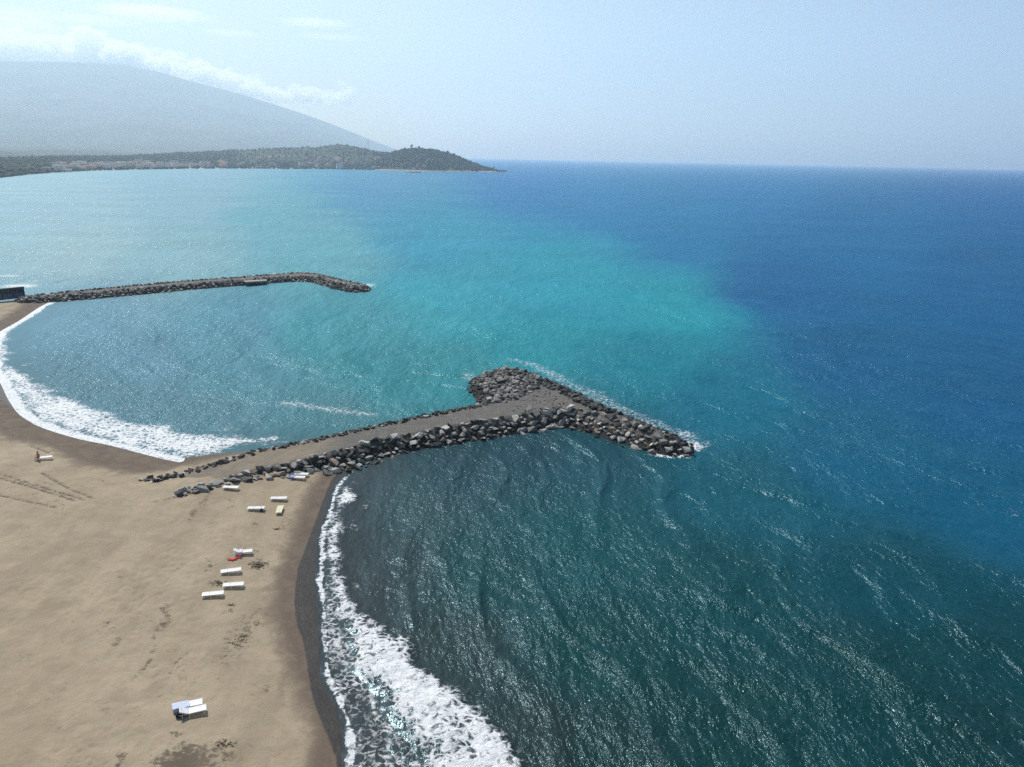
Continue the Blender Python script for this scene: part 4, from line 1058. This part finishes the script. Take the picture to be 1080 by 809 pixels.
# ------------------------------------------------------------------ clouds, behind and above the haze
def cloud(px, py, wpx, hpx, dist, thick, dens, label, seed, thr=0.5, rot=0.0, nscale=5.0, soft=.14):
    rv = ray(px, py); k = dist / math.hypot(rv.x, rv.y); c = Vector((rv.x * k, rv.y * k, CAM_H + rv.z * k))
    W = wpx / FPX * dist; Hh = hpx / FPX * dist
    bm = bmesh.new(); bmesh.ops.create_icosphere(bm, subdivisions=3, radius=1.0)
    a = math.atan2(-rv.x, rv.y)
    o = link("cloud", bm_mesh("cloud", bm), None, None, tuple(c)); o.rotation_euler = (0, rot, a); o.scale = (W, thick, Hh)
    s = NT("cloud_vapour"); tc = s.n('ShaderNodeTexCoord'); ln = s.n('ShaderNodeVectorMath', operation='LENGTH'); s.l(tc.outputs['Object'], ln.inputs[0])
    asp = W / Hh
    v = s.coord((asp * .5, thick / Hh * .5, 1.0)); nn = s.noise(v, nscale * .6, 6, .62, .3); off = s.t.nodes[-1]
    s.t.nodes.new('ShaderNodeValue')
    n3 = s.math('ADD', nn, s.math('MULTIPLY', s.math('SUBTRACT', 1.0, ln.outputs['Value']), 0.55))
    den = s.math('MULTIPLY', s.ss(n3, thr + .18, thr + .18 + soft), s.ss(ln.outputs['Value'], 1.0, .8))
    pv = s.n('ShaderNodeVolumePrincipled'); pv.inputs['Color'].default_value = (1, 1, 1, 1); pv.inputs['Anisotropy'].default_value = .55
    s.l(s.math('MULTIPLY', den, dens), pv.inputs['Density']); s.l(pv.outputs[0], s.out.inputs['Volume'])
    o.data.materials.append(s.m); s.m.cycles.volume_step_rate = 0.6
    mp = [n for n in s.t.nodes if n.type == 'MAPPING'][0]; mp.inputs['Location'].default_value = (seed * 3.7, seed * 1.3, seed * .7)
    tag(o, label, "cloud"); return o
CD = 17500
def cumulus_material():
    s = NT("cumulus"); pv = s.n('ShaderNodeVolumePrincipled'); pv.inputs['Color'].default_value = (1, 1, 1, 1)
    pv.inputs['Anisotropy'].default_value = .6; pv.inputs['Density'].default_value = .0065
    s.l(pv.outputs[0], s.out.inputs['Volume']); return s.m
M_cum = cumulus_material()
CB = [blob_np(k + 60, 4) for k in range(6)]
def cumulus(line, n, r0, r1, lift, label, seed, dist=CD):
    """a heap of billows strung along a line given by bearings and elevations, kilometres behind the mountain"""
    g = np.random.default_rng(seed); lx = [p[0] for p in line]; ly = [p[1] for p in line]; VV, TT = [], []; off = 0; c0 = None
    for i in range(n):
        u = (i + g.random()) / n; px = lx[0] + (lx[-1] - lx[0]) * u; py = np.interp(px, lx, ly); rp = (r0 + (r1 - r0) * u) * g.uniform(.45, 1.15)
        py -= abs(g.normal(0, lift)) * max(0.15, 1 - (rp / max(r0, r1)) * .5); d = dist + g.normal(0, 350)
        rv = ray(px, py); k = d / math.hypot(rv.x, rv.y); c = np.array([rv.x * k, rv.y * k, CAM_H + rv.z * k]); R_ = rp / FPX * d
        if c0 is None: c0 = c
        v, t = CB[int(g.integers(6))]; a = g.random() * 6.28; ca, sa = math.cos(a), math.sin(a)
        q = v * np.array([1.25, 1.25, .8]) * R_; q = np.stack([q[:, 0] * ca - q[:, 1] * sa, q[:, 0] * sa + q[:, 1] * ca, q[:, 2]], 1) + c - c0
        VV.append(q); TT.append(t + off); off += len(v)
    o = link("cloud", mesh_np("cloud", np.vstack(VV), np.vstack(TT)), M_cum, None, tuple(c0))
    md = o.modifiers.new("union", 'REMESH'); md.mode = 'VOXEL'; md.voxel_size = 22.0     # one closed skin round all billows
    ev = bpy.data.meshes.new_from_object(o.evaluated_get(bpy.context.evaluated_depsgraph_get())); o.modifiers.clear(); o.data = ev
    if not ev.materials: ev.materials.append(M_cum)
    tag(o, label, "cloud")
cumulus([(-60, 60), (10, 60), (60, 62), (132, 64)], 64, 18, 15, 12, "broad white cumulus bank capping the mountain's left shoulder", 1)
cumulus([(112, 64), (160, 72), (185, 75)], 28, 15, 11, 9, "bulging white cloud knob on the middle of the mountain ridge", 2)
cumulus([(176, 74), (220, 84), (270, 98), (320, 107), (372, 107)], 66, 13, 7, 7, "long white cloud bank sliding down the mountain's right ridge", 3)
cloud(160, 14, 60, 8, CD + 2500, 700, .003, "smooth lens of white cloud high above the ridge", 4, .34, soft=.4)
cloud(100, 21, 50, 5, CD + 2500, 600, .002, "faint flat cloud wisp left of the high white lens", 5, .34, soft=.4)
cloud(245, 35, 34, 3, CD + 2500, 500, .002, "tiny thin cloud streak alone right of the high lens", 6, .34, soft=.4)
cloud(332, 24, 42, 5, CD + 2500, 500, .003, "short white cloud streak near the top centre left", 7, .34, soft=.4)
cloud(350, 39, 46, 3.5, CD + 2500, 500, .002, "thin cloud streak just beneath the short white one", 8, .34, soft=.4)
cloud(15, 28, 60, 20, CD + 1500, 800, .0022, "hazy thin cloud veil in the top left corner", 9, .38, soft=.4)
